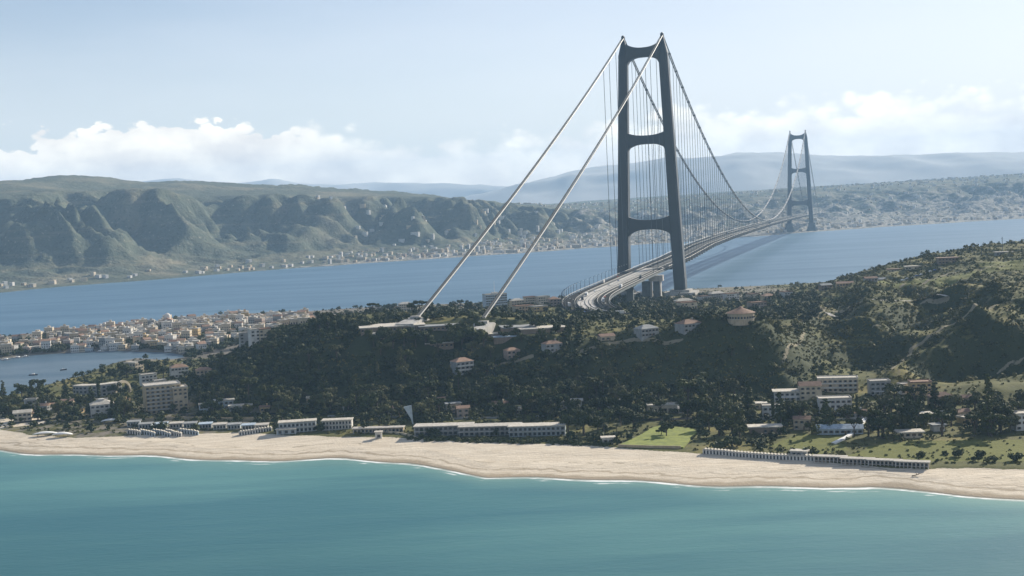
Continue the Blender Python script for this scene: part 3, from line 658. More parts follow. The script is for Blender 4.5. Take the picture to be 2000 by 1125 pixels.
for x in (-30.2, 30.2):
    mb = MB(); n = 90
    for i in range(n):
        ya, yb_ = Y0+(Y1-Y0)*i/n, Y0+(Y1-Y0)*(i+1)/n
        z = deck_z(ya)-.6; z2 = deck_z(yb_)-.6
        mb.add([(x-1.4, ya, z), (x+1.4, ya, z), (x+1.4, yb_, z2), (x-1.4, yb_, z2), (x-1.4, ya, z-.7), (x+1.4, ya, z-.7), (x+1.4, yb_, z2-.7), (x-1.4, yb_, z2-.7)], [(0, 1, 2, 3), (7, 6, 5, 4), (0, 4, 5, 1), (1, 5, 6, 2), (2, 6, 7, 3), (3, 7, 4, 0)])
    mb.build('service_walkway', M['grating'], deck)
mb = MB(); y = 8.
while y < SPAN+780:
    z = deck_z(y); mb.box(-31, 31, y-2.2, y+2.2, z-3.4, z-1.3); y += 30
g_ = mb.build('cross_girders', M['steel'], deck)
# anchor blocks at the landward ends of the near side-span cables
for s, lab in ((-1, 'pale concrete cable anchorage at the foot of the left long cable'), (1, 'pale concrete cable anchorage at the foot of the right long cable')):
    p = Vector((TWX, TWY, 0))-ex*SIDE1+en*(s*WT/2); g = float(hz(p.x, p.y))
    mb = MB(); mb.add([(-8, -26, -4), (8, -26, -4), (8, 16, -4), (-8, 16, -4), (-8, -26, 2), (8, -26, 2), (8, 4, 4.6), (-8, 4, 4.6), (8, 16, 1), (-8, 16, 1)],
        [(3, 2, 1, 0), (0, 1, 5, 4), (4, 5, 6, 7), (7, 6, 8, 9), (9, 8, 2, 3), (1, 2, 8, 6, 5), (0, 4, 7, 9, 3)])
    o = mb.build('cable_anchorage', M['concrete'], None, (p.x, p.y, g-.5), -BA); tag(o, lab, 'anchorage')
    c = MB(); c.box(-4, 4, -2, 3, 4.2, 6.2); c.build('splay_collar', M['concrete'], o)

# ------------------------------------------------------------ curved approach viaduct
ctrl = [(214.4, 1961.6, 48.2)]+[tuple(atz(*q)) for q in ((1252, 532, 48.3), (1233, 540.5, 48.5), (1205, 553, 48.5), (1172, 568, 48.3), (1152, 579, 48), (1144, 590, 47.3), (1152, 601, 46), (1180, 609.5, 44), (1222, 613, 41.5), (1262, 612, 39))]
def catmull(P, n=17):
    P = [Vector(p) for p in P]; P = [2*P[0]-P[1]]+P+[2*P[-1]-P[-2]]; out = []
    for i in range(1, len(P)-2):
        for k in range(n):
            t = k/n; out.append(.5*((2*P[i])+(P[i+1]-P[i-1])*t+(2*P[i-1]-5*P[i]+4*P[i+1]-P[i+2])*t*t+(3*P[i]-P[i-1]-3*P[i+1]+P[i+2])*t**3))
    return out+[P[-2]]
vc = catmull(ctrl)
vt = [(vc[min(i+1, len(vc)-1)]-vc[max(i-1, 0)]) for i in range(len(vc))]
vn = [Vector((-t.y, t.x, 0)).normalized() for t in vt]         # + = inner side of the bend (right of the picture)
if vn[0].x < 0: vn = [-v for v in vn]
for i in range(1, len(vn)):
    if vn[i].dot(vn[i-1]) < 0: vn[i] = -vn[i]
vz = [(p-Vector((TWX, TWY, 0))) for p in vc]
via = empty('approach_viaduct', (TWX, TWY, 0)); tag(via, 'curved approach viaduct bending round in front of the near bridge tower', 'viaduct')
def wid(i): u = min(1, i/60.); return 1-.08*u
def vstrip(a, b, dz, th, name, mat, parent=via, i0=0):
    mb = MB(); V = []; F = []
    for i in range(i0, len(vc)):
        k = wid(i); p, q = vz[i]+vn[i]*a*k, vz[i]+vn[i]*b*k
        V += [(p.x, p.y, p.z+dz), (q.x, q.y, q.z+dz), (q.x, q.y, q.z+dz-th), (p.x, p.y, p.z+dz-th)]
    for i in range(len(vc)-1-i0):
        for j in range(4): F.append((i*4+j, (i+1)*4+j, (i+1)*4+(j+1) % 4, i*4+(j+1) % 4))
    F += [(0, 1, 2, 3), tuple(len(V)-4+j for j in (3, 2, 1, 0))]
    return mb.add(V, F).build(name, mat, parent)
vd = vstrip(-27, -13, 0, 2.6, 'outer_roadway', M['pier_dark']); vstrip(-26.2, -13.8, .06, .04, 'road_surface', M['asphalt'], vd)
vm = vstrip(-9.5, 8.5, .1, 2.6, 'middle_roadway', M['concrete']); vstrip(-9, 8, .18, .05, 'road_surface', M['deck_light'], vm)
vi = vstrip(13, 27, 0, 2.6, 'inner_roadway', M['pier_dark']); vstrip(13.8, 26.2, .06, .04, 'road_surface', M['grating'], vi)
vstrip(-12.8, -9.7, -.9, .6, 'service_grating', M['grating']); vstrip(8.7, 12.8, -.9, .6, 'service_grating', M['grating'])
for a, h, mt in ((-27.2, 1.6, 'rail'), (-12.6, 1.4, 'rail'), (-10.2, 1.2, 'pier_dark'), (-1, .45, 'pier_dark'), (3.5, .4, 'pier_dark'), (9.0, 1.2, 'pier_dark'), (13.2, 1.3, 'rail'), (18., .5, 'rail'), (27.2, 1.6, 'rail')):
    mb = MB(); mb.tube([vz[i]+vn[i]*a*wid(i)+Vector((0, 0, h)) for i in range(len(vc))], .38, 4)
    if h > .7:
        for i in range(0, len(vc), 1): p = vz[i]+vn[i]*a*wid(i); mb.box(p.x-.15, p.x+.15, p.y-.15, p.y+.15, p.z, p.z+h)
    mb.build('parapet' if h > .7 else 'track_rail', M[mt], via)
def pier(i, lab=None, big=False):
    p = vz[i]; ang = math.atan2(vn[i].y, vn[i].x); w_ = wid(i); gl_ = float(hz(vc[i].x, vc[i].y))-3
    if gl_ > vc[i].z-6: return
    e = link('pier', None, via, p, ang)
    for s in (-1, 1):
        mb = MB(); mb.prism([(s*14*w_-4.2, -4), (s*14*w_+4.2, -4), (s*14*w_+4.2, 4), (s*14*w_-4.2, 4)], gl_-p.z, -6.8); mb.build('column', M['pier_dark'], e)
    mb = MB(); mb.add([(-20*w_, -5, -6.8), (20*w_, -5, -6.8), (25*w_, -5, -2.7), (-25*w_, -5, -2.7), (-20*w_, 5, -6.8), (20*w_, 5, -6.8), (25*w_, 5, -2.7), (-25*w_, 5, -2.7)], [(0, 1, 2, 3), (7, 6, 5, 4), (4, 5, 1, 0), (5, 6, 2, 1), (6, 7, 3, 2), (7, 4, 0, 3)])
    mb.build('pier_cap', M['concrete'], e)
for i in (48, 80, 112): pier(i)
# terminal pier where the suspended deck meets the viaduct: broad pale cap on white-edged columns
e = link('pier', None, via, vz[23]+vn[23]*14, math.atan2(vn[23].y, vn[23].x)); pz = vc[23].z; gl_ = float(hz(vc[23].x, vc[23].y))-3
for x0, x1 in ((-8, 4), (8, 17)):
    mb = MB(); mb.box(x0, x1, -6, 6, gl_-pz, -11); mb.build('column', M['pier_dark'], e)
    mb = MB(); mb.box(x1+.01, x1+1.6, -6.4, 6.4, gl_-pz, -11.2); mb.build('column_edge', M['deck_light'], e)
mb = MB(); mb.box(2, 22, -7, 7, -11, -2.7); mb.build('pier_cap', M['deck_light'], e)

# lamp posts along the outer parapet
lp = MB(); lp.cyl(.28, .16, 0, 11, 6); lp.tube([(0, 0, 10.8), (0, 1.4, 11.6), (0, 3.2, 11.7)], .14, 5)
lamp0 = lp.build('lamp_post', M['rail']); hd = MB(); hd.box(-.35, .35, 2.6, 4.2, 11.55, 11.8); hd.build('lamp_head', M['canvas'], lamp0)
first = True
for i in range(14, 150, 4):
    o = lamp0 if first else copy_tree(lamp0); first = False
    p = vc[i]-vn[i]*27.6*wid(i); o.location = p; o.rotation_euler = (0, 0, math.atan2(vn[i].y, vn[i].x)-math.pi/2)
    if i > 118: tag(o, 'slender lamp post on the outer parapet at the viaduct bend', 'lamp post', 'lamp posts at the bend of the viaduct')
    else: tag(o, 'slender lamp post on the outer parapet before the viaduct bend', 'lamp post', 'lamp posts along the straight stretch of the viaduct')

# traffic
def vehicle(kind, paint_):
    e = empty(kind, (0, 0, 0))
    if kind == 'lorry':
        mb = MB(); mb.box(-1.25, 1.25, -5.5, 3.0, 1.0, 4.0); mb.box(-1.15, 1.15, -5.4, 5.4, .6, 1.0, 0); mb.build('cargo_box', M[paint_], e)
        mb = MB(); mb.add([(-1.2, 3.3, .7), (1.2, 3.3, .7), (1.2, 5.6, .7), (-1.2, 5.6, .7), (-1.2, 3.3, 3.3), (1.2, 3.3, 3.3), (1.2, 5.1, 3.3), (-1.2, 5.1, 3.3)], [(3, 2, 1, 0), (4, 5, 6, 7), (0, 1, 5, 4), (1, 2, 6, 5), (2, 3, 7, 6), (3, 0, 4, 7)])
        c = mb.build('cab', M['car_silver' if paint_ == 'truck_box' else paint_], e)
        mb = MB(); mb.add([(-1.05, 5.48, 1.9), (1.05, 5.48, 1.9), (1.05, 5.2, 3.0), (-1.05, 5.2, 3.0)], [(0, 1, 2, 3)]); mb.build('windscreen', M['glass_dark'], c)
        wy = (-4.3, -3.1, 4.4); wr = .55
    else:
        mb = MB(); pr = [(-2.1, .35), (2.1, .35), (2.15, .85), (1.2, 1.0), (.6, 1.48), (-1.1, 1.5), (-1.9, 1.05), (-2.15, .95)]
        V = [(-.88, y, z) for y, z in pr]+[(.88 if z < 1.2 else .72, y, z) for y, z in pr]; V = [(-.72, y, z) if i < 8 and z > 1.2 else (x, y, z) for i, (x, y, z) in enumerate(V)]
        mb.add(V, [tuple(range(8)), tuple(range(15, 7, -1))]+[(j, 8+j, 8+(j+1) % 8, (j+1) % 8) for j in range(8)]); mb.build('body', M[paint_], e)
        mb = MB(); mb.box(-.82, .82, -1.3, .75, 1.04, 1.36); mb.build('side_window', M['glass_dark'], e); wy = (-1.3, 1.35); wr = .33
    for y in wy:
        for s in (-1, 1):
            Mx = Matrix.Translation((s*(1.1 if kind == 'lorry' else .8), y, wr)) @ Matrix.Rotation(math.pi/2, 4, 'Y'); mb = MB(); mb.cyl(wr, wr, -.14, .14, 10, 0, Mx); mb.build('wheel', M['rubber'], e)
    return e
protos = {}
lanes = {'outer': -20, 'middle': -4.5, 'inner': 20}
traffic = [('lorry', 'truck_box', 113, 'outer'), ('lorry', 'truck_box', 146, 'outer'), ('lorry', 'car_dark', 96, 'middle'), ('lorry', 'car_white', 84, 'middle'), ('lorry', 'car_white', 62, 'inner'), ('lorry', 'truck_box', 50, 'outer'),
           ('lorry', 'car_dark', 40, 'inner'), ('car', 'car_white', 124, 'middle'), ('car', 'car_silver', 104, 'outer'), ('car', 'car_red', 90, 'inner'), ('car', 'car_blue', 132, 'outer'), ('car', 'car_dark', 74, 'outer'), ('car', 'car_white', 70, 'middle'), ('car', 'car_silver', 56, 'middle'), ('car', 'car_red', 34, 'outer'), ('car', 'car_dark', 118, 'inner'), ('lorry', 'car_white', 104, 'inner'), ('car', 'car_blue', 46, 'middle')]
cn = dict(truck_box='cream', car_white='white', car_silver='silver', car_red='red', car_blue='blue', car_dark='black'); seen = {}
for kind, pt, i, ln_ in traffic:
    where = 'at the tight bend' if i > 118 else 'before the bend' if i > 88 else 'midway along' if i > 58 else 'near the tower end'
    o = vehicle(kind, pt) if (kind, pt) not in protos else copy_tree(protos[kind, pt]); protos.setdefault((kind, pt), o)
    o.location = vc[i]+vn[i]*lanes[ln_]*wid(i)+Vector((0, 0, .12 if ln_ != 'middle' else .3)); o.rotation_euler = (0, 0, math.atan2(vt[i].y, vt[i].x)-math.pi/2+(math.pi if ln_ == 'outer' else 0))
    tag(o, f'{cn[pt]} {kind} on the {ln_} roadway of the viaduct, {where}', kind, 'traffic on the viaduct')
# ------------------------------------------------------------ buildings
def wall_box(mb, w, d, z0, h, x=0, y=0): mb.box(x-w/2, x+w/2, y-d/2, y+d/2, z0, h)
def roof(kind, w, d, h, mat, parent, x=0, y=0):
    mb = MB(); o = .5
    if kind == 'flat':
        mb.box(x-w/2-.25, x+w/2+.25, y-d/2-.25, y+d/2+.25, h, h+.35); t = .28
        for a, b, c, e in ((x-w/2-.25, x+w/2+.25, y-d/2-.25, y-d/2+t-.25), (x-w/2-.25, x+w/2+.25, y+d/2-t+.25, y+d/2+.25), (x-w/2-.25, x-w/2+t-.25, y-d/2+.03, y+d/2-.03), (x+w/2-t+.25, x+w/2+.25, y-d/2+.03, y+d/2-.03)): mb.box(a, b, c, e, h+.35, h+.95)
    elif kind == 'slab': mb.box(x-w/2-1.1, x+w/2+1.1, y-d/2-1.1, y+d/2+1.1, h, h+.7)
    else:
        r = min(w, d)*.24; hw, hd = w/2+o, d/2+o
        if kind == 'hip':
            k = min(hw, hd)*.92; A = [(x-hw+k, y-(hd-k)), (x+hw-k, y-(hd-k)), (x+hw-k, y+hd-k), (x-hw+k, y+hd-k)]
            V = [(x-hw, y-hd, h), (x+hw, y-hd, h), (x+hw, y+hd, h), (x-hw, y+hd, h)]+[(a, b, h+r) for a, b in A]
            mb.add(V, [(3, 2, 1, 0), (4, 5, 6, 7), (0, 1, 5, 4), (1, 2, 6, 5), (2, 3, 7, 6), (3, 0, 4, 7)])
        else:
            V = [(x-hw, y-hd, h), (x+hw, y-hd, h), (x+hw, y+hd, h), (x-hw, y+hd, h), (x-hw, y, h+r), (x+hw, y, h+r)]
            mb.add(V, [(3, 2, 1, 0), (0, 1, 5, 4), (2, 3, 4, 5), (1, 2, 5), (3, 0, 4)])
    return mb.build('roof', mat, parent)
WIN = {}
def win_mesh(w, h, shutters):
    k = (round(w, 1), round(h, 1), shutters)
    if k not in WIN:
        mb = MB(); mb.box(-w/2, w/2, -.06, .06, 0, h, 0); mb.box(-w/2-.14, w/2+.14, -.18, .06, -.16, -.02, 1)
        if shutters: mb.box(-w/2-.55, -w/2-.05, -.12, .02, 0, h, 2); mb.box(w/2+.05, w/2+.55, -.12, .02, 0, h, 2)
        WIN[k] = mb.mesh('window', [M['window'], M['white'], M['shutter']])
    return WIN[k]
def windows(e, w, d, floors, fh, faces='fr', nx=None, ny=None, x=0, y=0, z0=0, ww=1.25, wh=1.5, cap=96, sh=True, skip=.08):
    n = 0
    me = win_mesh(ww, wh, sh)
    for f in range(floors):
        z = z0+f*fh+.95
        if 'f' in faces:
            k = nx or max(1, int(w/3.2))
            for i in range(k):
                if n < cap and random.random() > skip: link('window', me, e, (x-w/2+w*(i+.5)/k, y-d/2-.05, z), 0); n += 1
        if 'r' in faces:
            k = ny or max(1, int(d/3.4))
            for i in range(k):
                if n < cap and random.random() > skip: link('window', me, e, (x+w/2+.05, y-d/2+d*(i+.5)/k, z), math.pi/2); n += 1
    return n
def house(px, py, w, d, floors, wall, rk, rmat, label, cat='house', rz=0., name='house', group=None, porch=False, chim=False, door=True, fh=3.1, win=True, pos=None, sink=2.5, tower_=None, terrace=None, sh=True, ny=None, nx=None):
    p = Vector(pos) if pos is not None else G(px, py); p.z = float(hz(p.x, p.y))
    # stand on the highest corner so that nothing is buried
    p.z = min(float(hz(p.x+a*w*.35, p.y+b*d*.35)) for a in (-1, 1) for b in (-1, 1))+.1
    e = empty(name, p, rz); h = floors*fh+.4
    mb = MB(); wall_box(mb, w, d, -sink-3, h); mb.build('wall', M[wall], e)
    r = roof(rk, w, d, h, M[rmat], e)
    if win: windows(e, w, d, floors, fh, sh=sh, nx=nx, ny=ny)
    if door: m2 = MB(); m2.box(-.55, .55, -.07, .07, 0, 2.2); m2.build('door', M['wood'], e, (w*.12, -d/2-.06, .05))
    if chim: m2 = MB(); m2.box(-.45, .45, -.45, .45, h-.2, h+min(w, d)*.24+.9); m2.box(-.6, .6, -.6, .6, h+min(w, d)*.24+.9, h+min(w, d)*.24+1.15); m2.build('chimney', M[wall], r, (w*.22, 0, 0))
    if porch:
        m2 = MB(); m2.box(-w*.36, w*.36, -2.6, -.02, 2.75, 2.98); 
        for q in (-.34, -.11, .11, .34): m2.box(w*q-.14, w*q+.14, -2.5, -2.22, -2, 2.74)
        m2.build('porch', M['white'], e, (0, -d/2, 0))
    if terrace:
        for f in range(1, floors):
            m2 = MB(); m2.box(-w*.45, w*.45, -1.5, -.02, f*fh-.1, f*fh+.12); m2.box(-w*.45, w*.45, -1.5, -1.4, f*fh+.13, f*fh+1.0); m2.build('balcony', M[terrace], e, (0, -d/2, 0))
    if tower_:
        m2 = MB(); m2.box(-tower_, tower_, -tower_, tower_, h+.3, h+3.3); t = m2.build('roof_turret', M[wall], e, (w*.0, d*.05, 0)); m3 = MB(); m3.box(-tower_-.3, tower_+.3, -tower_-.3, tower_+.3, h+3.3, h+3.6); m3.build('turret_roof', M['white'], t)
    tag(e, label, cat, group); return e

# --- seafront, left
house(200, 812, 17, 12, 3, 'white', 'hip', 'pale_roof', 'white three-storey seafront villa with a small roof turret behind the left beach', 'villa', .35, 'villa', tower_=1.8, terrace='white')
apt = house(318, 803, 27, 20, 7, 'olive_wall', 'flat', 'flat_roof', 'big square seven-storey apartment block with stained tan walls beside the dark hill', 'apartment block', .38, 'apartment_block', terrace='concrete', fh=3.05, nx=7, ny=5)
house(352, 800, 11, 15, 6, 'sand_wall', 'flat', 'pale_roof', 'tan six-storey wing standing against the right side of the big apartment block', 'apartment block', .38, 'apartment_block', fh=3.0)
# curved hotel
hp = G(190, 776); he = empty('hotel', hp, .25); tag(he, 'long curved pale hotel with a tall arch at its right end, between pines', 'hotel')
mbw = MB(); mbr = MB(); seg = 12
for i in range(seg):
    a0, a1 = -1.0+2.0*i/seg, -1.0+2.0*(i+1)/seg; Rr = 24
    P = [(Rr*math.sin(a), Rr*(1-math.cos(a))) for a in (a0, a1)]; Q = [((Rr-10)*math.sin(a), 10+(Rr-10)*(1-math.cos(a))) for a in (a0, a1)]
    o4 = [P[0], P[1], Q[1], Q[0]]; mbw.prism(o4, -6, 9.6); mbr.prism([(x*1.02, y) for x, y in o4], 9.6, 10.5)
    for f in range(3):
        am = (a0+a1)/2; link('window', win_mesh(2.2, 1.7, False), he, ((Rr+.05)*math.sin(am), (Rr+.05)*(1-math.cos(am))-.05*Rr*0-.1, f*3.1+.9), am)
mbw.build('wall', M['grey_wall'], he); mbr.build('roof', M['pale_roof'], he)
ar = MB(); n = 14
for i in range(n):
    a0, a1 = math.pi*i/n, math.pi*(i+1)/n
    pts = [(7.2*math.cos(a0), 7.2*math.sin(a0)), (9*math.cos(a0), 9.4*math.sin(a0)), (9*math.cos(a1), 9.4*math.sin(a1)), (7.2*math.cos(a1), 7.2*math.sin(a1))]
    ar.add([(x, -1.2, z+3) for x, z in pts]+[(x, 1.2, z+3) for x, z in pts], [(0, 1, 2, 3), (7, 6, 5, 4), (0, 4, 5, 1), (1, 5, 6, 2), (2, 6, 7, 3), (3, 7, 4, 0)])
ar.box(7.2, 9, -1.2, 1.2, -6, 3); ar.box(-9, -7.2, -1.2, 1.2, -6, 3); ar.build('arch', M['cream'], he, (21, 4, 0), .8)
house(262, 727, 15, 11, 3, 'cream', 'flat', 'pale_roof', 'cream three-storey house on the wooded knoll above the lagoon', 'house', -.5, 'house')
house(350, 735, 16, 12, 3, 'white', 'hip', 'tile', 'white house with an orange tiled hip roof behind the big apartment block', 'house', .4, 'house', chim=True)
house(398, 733, 13, 9, 2, 'sand_wall', 'hip', 'tile', 'low tan house with an orange roof at the foot of the dark hill', 'house', .3, 'house')
house(290, 752, 14, 10, 3, 'white', 'flat', 'pale_roof', 'white stepped house just behind the curved hotel arch', 'house', .5, 'house', terrace='white')
house(312, 757, 10, 9, 2, 'cream', 'flat', 'flat_roof', 'small cream house squeezed between the hotel and the apartment block', 'house', .5, 'house')
house(45, 822, 13, 8, 2, 'cream', 'gable', 'pale_roof', 'cream gabled house near the left edge behind the grassy dune', 'house', .3, 'house')
house(100, 800, 10, 8, 1, 'sand_wall', 'gable', 'tile', 'one-storey tan house half hidden by shrubs left of the white villa', 'house', .1, 'house')
house(60, 790, 9, 6, 1, 'white', 'gable', 'flat_roof', 'tiny white hut among shrubs by the tall dark pines at the left', 'hut', .1, 'hut')
house(438, 796, 14, 8, 2, 'pale_blue', 'slab', 'pale_roof', 'bluish two-storey house with a pale slab roof under the dark hill', 'house', .2, 'house')
house(470, 800, 16, 7, 1, 'white', 'slab', 'pale_roof', 'long low white house with a flat roof under the dark hill', 'house', .15, 'house')
house(405, 806, 12, 7, 2, 'pale_blue', 'flat', 'pale_roof', 'narrow blue-white house right of the big apartment block', 'house', .25, 'house')
house(498, 676, 9, 11, 5, 'white', 'flat', 'pale_roof', 'leftmost white tower block at the top end of the dark wooded hill', 'tower block', .4, 'tower_block')
house(478, 680, 9, 9, 5, 'grey_wall', 'flat', 'flat_roof', 'grey tower block just left of the white ones on the hill end', 'tower block', .3, 'tower_block')
house(517, 668, 10, 10, 4, 'cream', 'flat', 'tile', 'cream tower block with an orange-topped roof on the hill end', 'tower block', .4, 'tower_block')
# seafront, centre
def pavilion(px, py, w, d, h, label, bays, wall='pale_blue', rm='pale_roof', rz=0., cat='beach pavilion', name='beach_pavilion', two=False, zoff=0.):
    p = G(px, py); e = empty(name, p, rz)
    mb = MB(); mb.box(-w/2, w/2, -d/2+1.5, d/2, -2, h); mb.build('wall', M[wall], e)
    mb = MB(); mb.box(-w/2-.6, w/2+.6, -d/2-.8, d/2+.5, h, h+.55); mb.build('roof', M[rm], e)
    for i in range(bays+1):
        x = -w/2+.2+(w-.4)*i/bays; m2 = MB(); m2.box(x-.16, x+.16, -d/2-.3, -d/2+.02, -2, h-.02); m2.build('post', M['grey_wall' if w > 30 else 'white'], e)
    for i in range(bays):
        x = -w/2+w*(i+.5)/bays; link('window', win_mesh(min(2.0, w/bays*.6), min(1.9, h*.55), False), e, (x, -d/2+1.44, .5 if not two else .6))
        if two: link('window', win_mesh(min(2.0, w/bays*.6), 1.7, False), e, (x, -d/2+1.44, h*.5+.5))
    if two: m2 = MB(); m2.box(-w/2-.3, w/2+.3, -d/2-.6, -d/2+1.45, h*.5-.1, h*.5+.15); m2.build('gallery', M['white'], e)
    tag(e, label, cat); return e
pavilion(582, 843, 25, 9, 7.2, 'two-storey open-galleried bathing pavilion on the sand near the centre left', 9, two=True, rz=.12)
pavilion(660, 838, 20, 8, 6.4, 'white-columned two-storey bathing block right of the galleried pavilion', 9, 'white', two=True, rz=-.02)
pavilion(740, 845, 34, 6, 3.2, 'low tan-roofed bathing wing with a blue-white front facing the sand', 13, 'sand_wall', 'flat_roof', rz=-.1)
pavilion(740, 856, 4.2, 3.5, 4.2, 'small white lifeguard kiosk standing alone on the sand', 1, 'white', cat='kiosk', name='kiosk')
pavilion(560, 848, 13, 5, 3.4, 'low blue hut in front of the galleried pavilion', 3, 'pale_blue', cat='beach hut', name='beach_hut')
for k, (px, w_) in enumerate(((868, 38), (958, 40), (1050, 36))):
    pavilion(px, 849+k*.5, w_, 11, 6.2+.4*(k == 2), ['left third of the long low beach building with a white fascia and tan roof', 'middle third of the long low beach building with a white fascia', 'right third of the long low beach building, with the brightest white fascia'][k], 12, ['grey_wall', 'grey_wall', 'pale_blue'][k], ['flat_roof', 'flat_roof', 'pale_roof'][k], rz=-.10, cat='beach building', name='beach_building', two=True)
# furled white sail-like chute
sp = G(798, 833); sc_ = MB(); sc_.add([(-2.8, 0, 13.5), (2.8, 0, 14.2), (2.4, .8, 14.2), (-2.4, .8, 13.5), (1.8, 0, 5), (3.2, 0, 5), (3.2, .6, 5), (1.8, .6, 5), (3.0, 0, 0), (3.6, 0, 0), (3.6, .4, 0), (3.0, .4, 0)],
    [(3, 2, 1, 0), (0, 1, 5, 4), (1, 2, 6, 5), (2, 3, 7, 6), (3, 0, 4, 7), (4, 5, 9, 8), (5, 6, 10, 9), (6, 7, 11, 10), (7, 4, 8, 11), (8, 9, 10, 11)])
o = sc_.build('sail_canopy', M['pale_blue'], None, sp, .2); tag(o, 'tall white tapering sail-like canopy hanging among the trees left of the long beach building', 'canopy')
mp = MB(); mp.cyl(.22, .16, -1, 15, 6, 0, None, (2.9, 1.)); mp.build('mast', M['rail'], o)
# oval white canopies and upturned shade sails by the left beach
def shell(px, py, w, d, h, label, rz):
    p = G(px, py); N, K = 14, 6; V = []; F = []
    for i in range(N+1):
        for j in range(K+1):
            u = -1+2*i/N; v = -1+2*j/K; q = math.sqrt(max(0, 1-u*u*.96)); V.append((u*w/2, v*d/2*q, 1.6+h*(1-u*u)*(1-.5*v*v)))
    n0 = len(V); V += [(a, b, c-.25) for a, b, c in V]
    for i in range(N):
        for j in range(K):
            a = i*(K+1)+j; F += [(a, a+K+1, a+K+2, a+1), (n0+a+1, n0+a+K+2, n0+a+K+1, n0+a)]
    for i in range(N):
        a = i*(K+1); F.append((a+K+1, a, n0+a, n0+a+K+1)); a += K; F.append((a, a+K+1, n0+a+K+1, n0+a))
    for j in range(K): F.append((j, j+1, n0+j+1, n0+j)); a = N*(K+1)+j; F.append((a+1, a, n0+a, n0+a+1))
    o = MB().add(V, F).build('shade_canopy', M['canvas'], None, p, rz, True); tag(o, label, 'canopy')
    pm = MB()
    for x, y in ((-w*.3, -d*.2), (w*.3, -d*.2), (-w*.3, d*.2), (w*.3, d*.2)): pm.cyl(.12, .12, -.5, 1.9, 6, 0, None, (x, y))
    pm.build('frame', M['rail'], o)
shell(88, 851, 17, 6, 1.5, 'left one of two low white humped canopies on the sand at far left', .15)
shell(122, 853, 15, 6, 1.7, 'right one of two low white humped canopies on the sand at far left', -.1)
shell(216, 826, 14, 6, 1.6, 'oval white canopy in front of the seafront villa', .1)
# bathing cabins: rows of small gabled huts
def cabin_proto(wall):
    e = empty('beach_cabin', (0, 0, 0)); mb = MB(); mb.box(-1.15, 1.15, -1.2, 1.2, -.4, 2.3); mb.add([(-1.15, -1.2, 2.3), (1.15, -1.2, 2.3), (0, -1.2, 3.0)], [(0, 1, 2)]); mb.add([(-1.15, 1.2, 2.3), (1.15, 1.2, 2.3), (0, 1.2, 3.0)], [(2, 1, 0)]); mb.build('wall', M[wall], e)
    mb = MB(); mb.add([(-1.4, -1.45, 2.17), (0, -1.45, 3.02), (0, 1.45, 3.02), (-1.4, 1.45, 2.17), (-1.4, -1.45, 2.27), (0, -1.45, 3.14), (0, 1.45, 3.14), (-1.4, 1.45, 2.27)], [(3, 2, 1, 0), (4, 5, 6, 7), (0, 1, 5, 4), (1, 2, 6, 5), (2, 3, 7, 6), (3, 0, 4, 7)])
    mb.add([(1.4, -1.45, 2.17), (0, -1.45, 3.02), (0, 1.45, 3.02), (1.4, 1.45, 2.17), (1.4, -1.45, 2.27), (0, -1.45, 3.14), (0, 1.45, 3.14), (1.4, 1.45, 2.27)], [(0, 1, 2, 3), (7, 6, 5, 4), (4, 5, 1, 0), (5, 6, 2, 1), (6, 7, 3, 2), (7, 4, 0, 3)]); mb.build('roof', M['pale_roof'], e)
    mb = MB(); mb.box(-.45, .45, -1.26, -1.21, -.1, 1.9); mb.build('door', M['window'], e); return e
cabs = {k: None for k in ('white', 'pale_blue')}
def cabin(p, rz, wall, label, group):
    if cabs[wall] is None: cabs[wall] = o = cabin_proto(wall)
    else: o = copy_tree(cabs[wall])
    o.location = p; o.rotation_euler = (0, 0, rz); tag(o, label, 'beach cabin', group)
rown = ['first', 'second', 'third', 'fourth', 'fifth', 'sixth']
for k, (a, b, n_, wl) in enumerate([((252, 846), (272, 850), 5, 'white'), ((275, 846), (300, 852), 6, 'pale_blue'), ((300, 846), (330, 853), 7, 'pale_blue'), ((325, 846), (352, 853), 7, 'white'), ((352, 845), (385, 850), 7, 'pale_blue'), ((470, 850), (528, 842), 12, 'white')]):
    pa, pb = G(*a), G(*b)
    for i in range(n_):
        p = pa.lerp(pb, i/(n_-1)); p.z = float(hz(p.x, p.y)); cabin(p, .1, wl, f'{"white" if wl == "white" else "pale blue"} gabled cabin in the {rown[k]} slanting row', f'{rown[k]} slanting row of beach cabins')
for k, (px, py) in enumerate([(285, 836), (315, 836), (345, 835), (372, 835), (402, 836), (430, 837), (458, 837), (486, 838), (512, 838), (262, 832)]):
    od = ['third', 'fourth', 'fifth', 'sixth', 'seventh', 'eighth', 'ninth', 'tenth', 'last', 'second'][k]
    pavilion(px, py, 8.6, 8, 3.1, f'{od} from the left in the line of pale-roofed bathing sheds behind the left beach', 4, ['pale_blue', 'grey_wall', 'white'][k % 3], ['grey_roof', 'flat_roof', 'blue_roof'][(k*2) % 3], rz=.12, cat='bathing shed', name='bathing_shed')
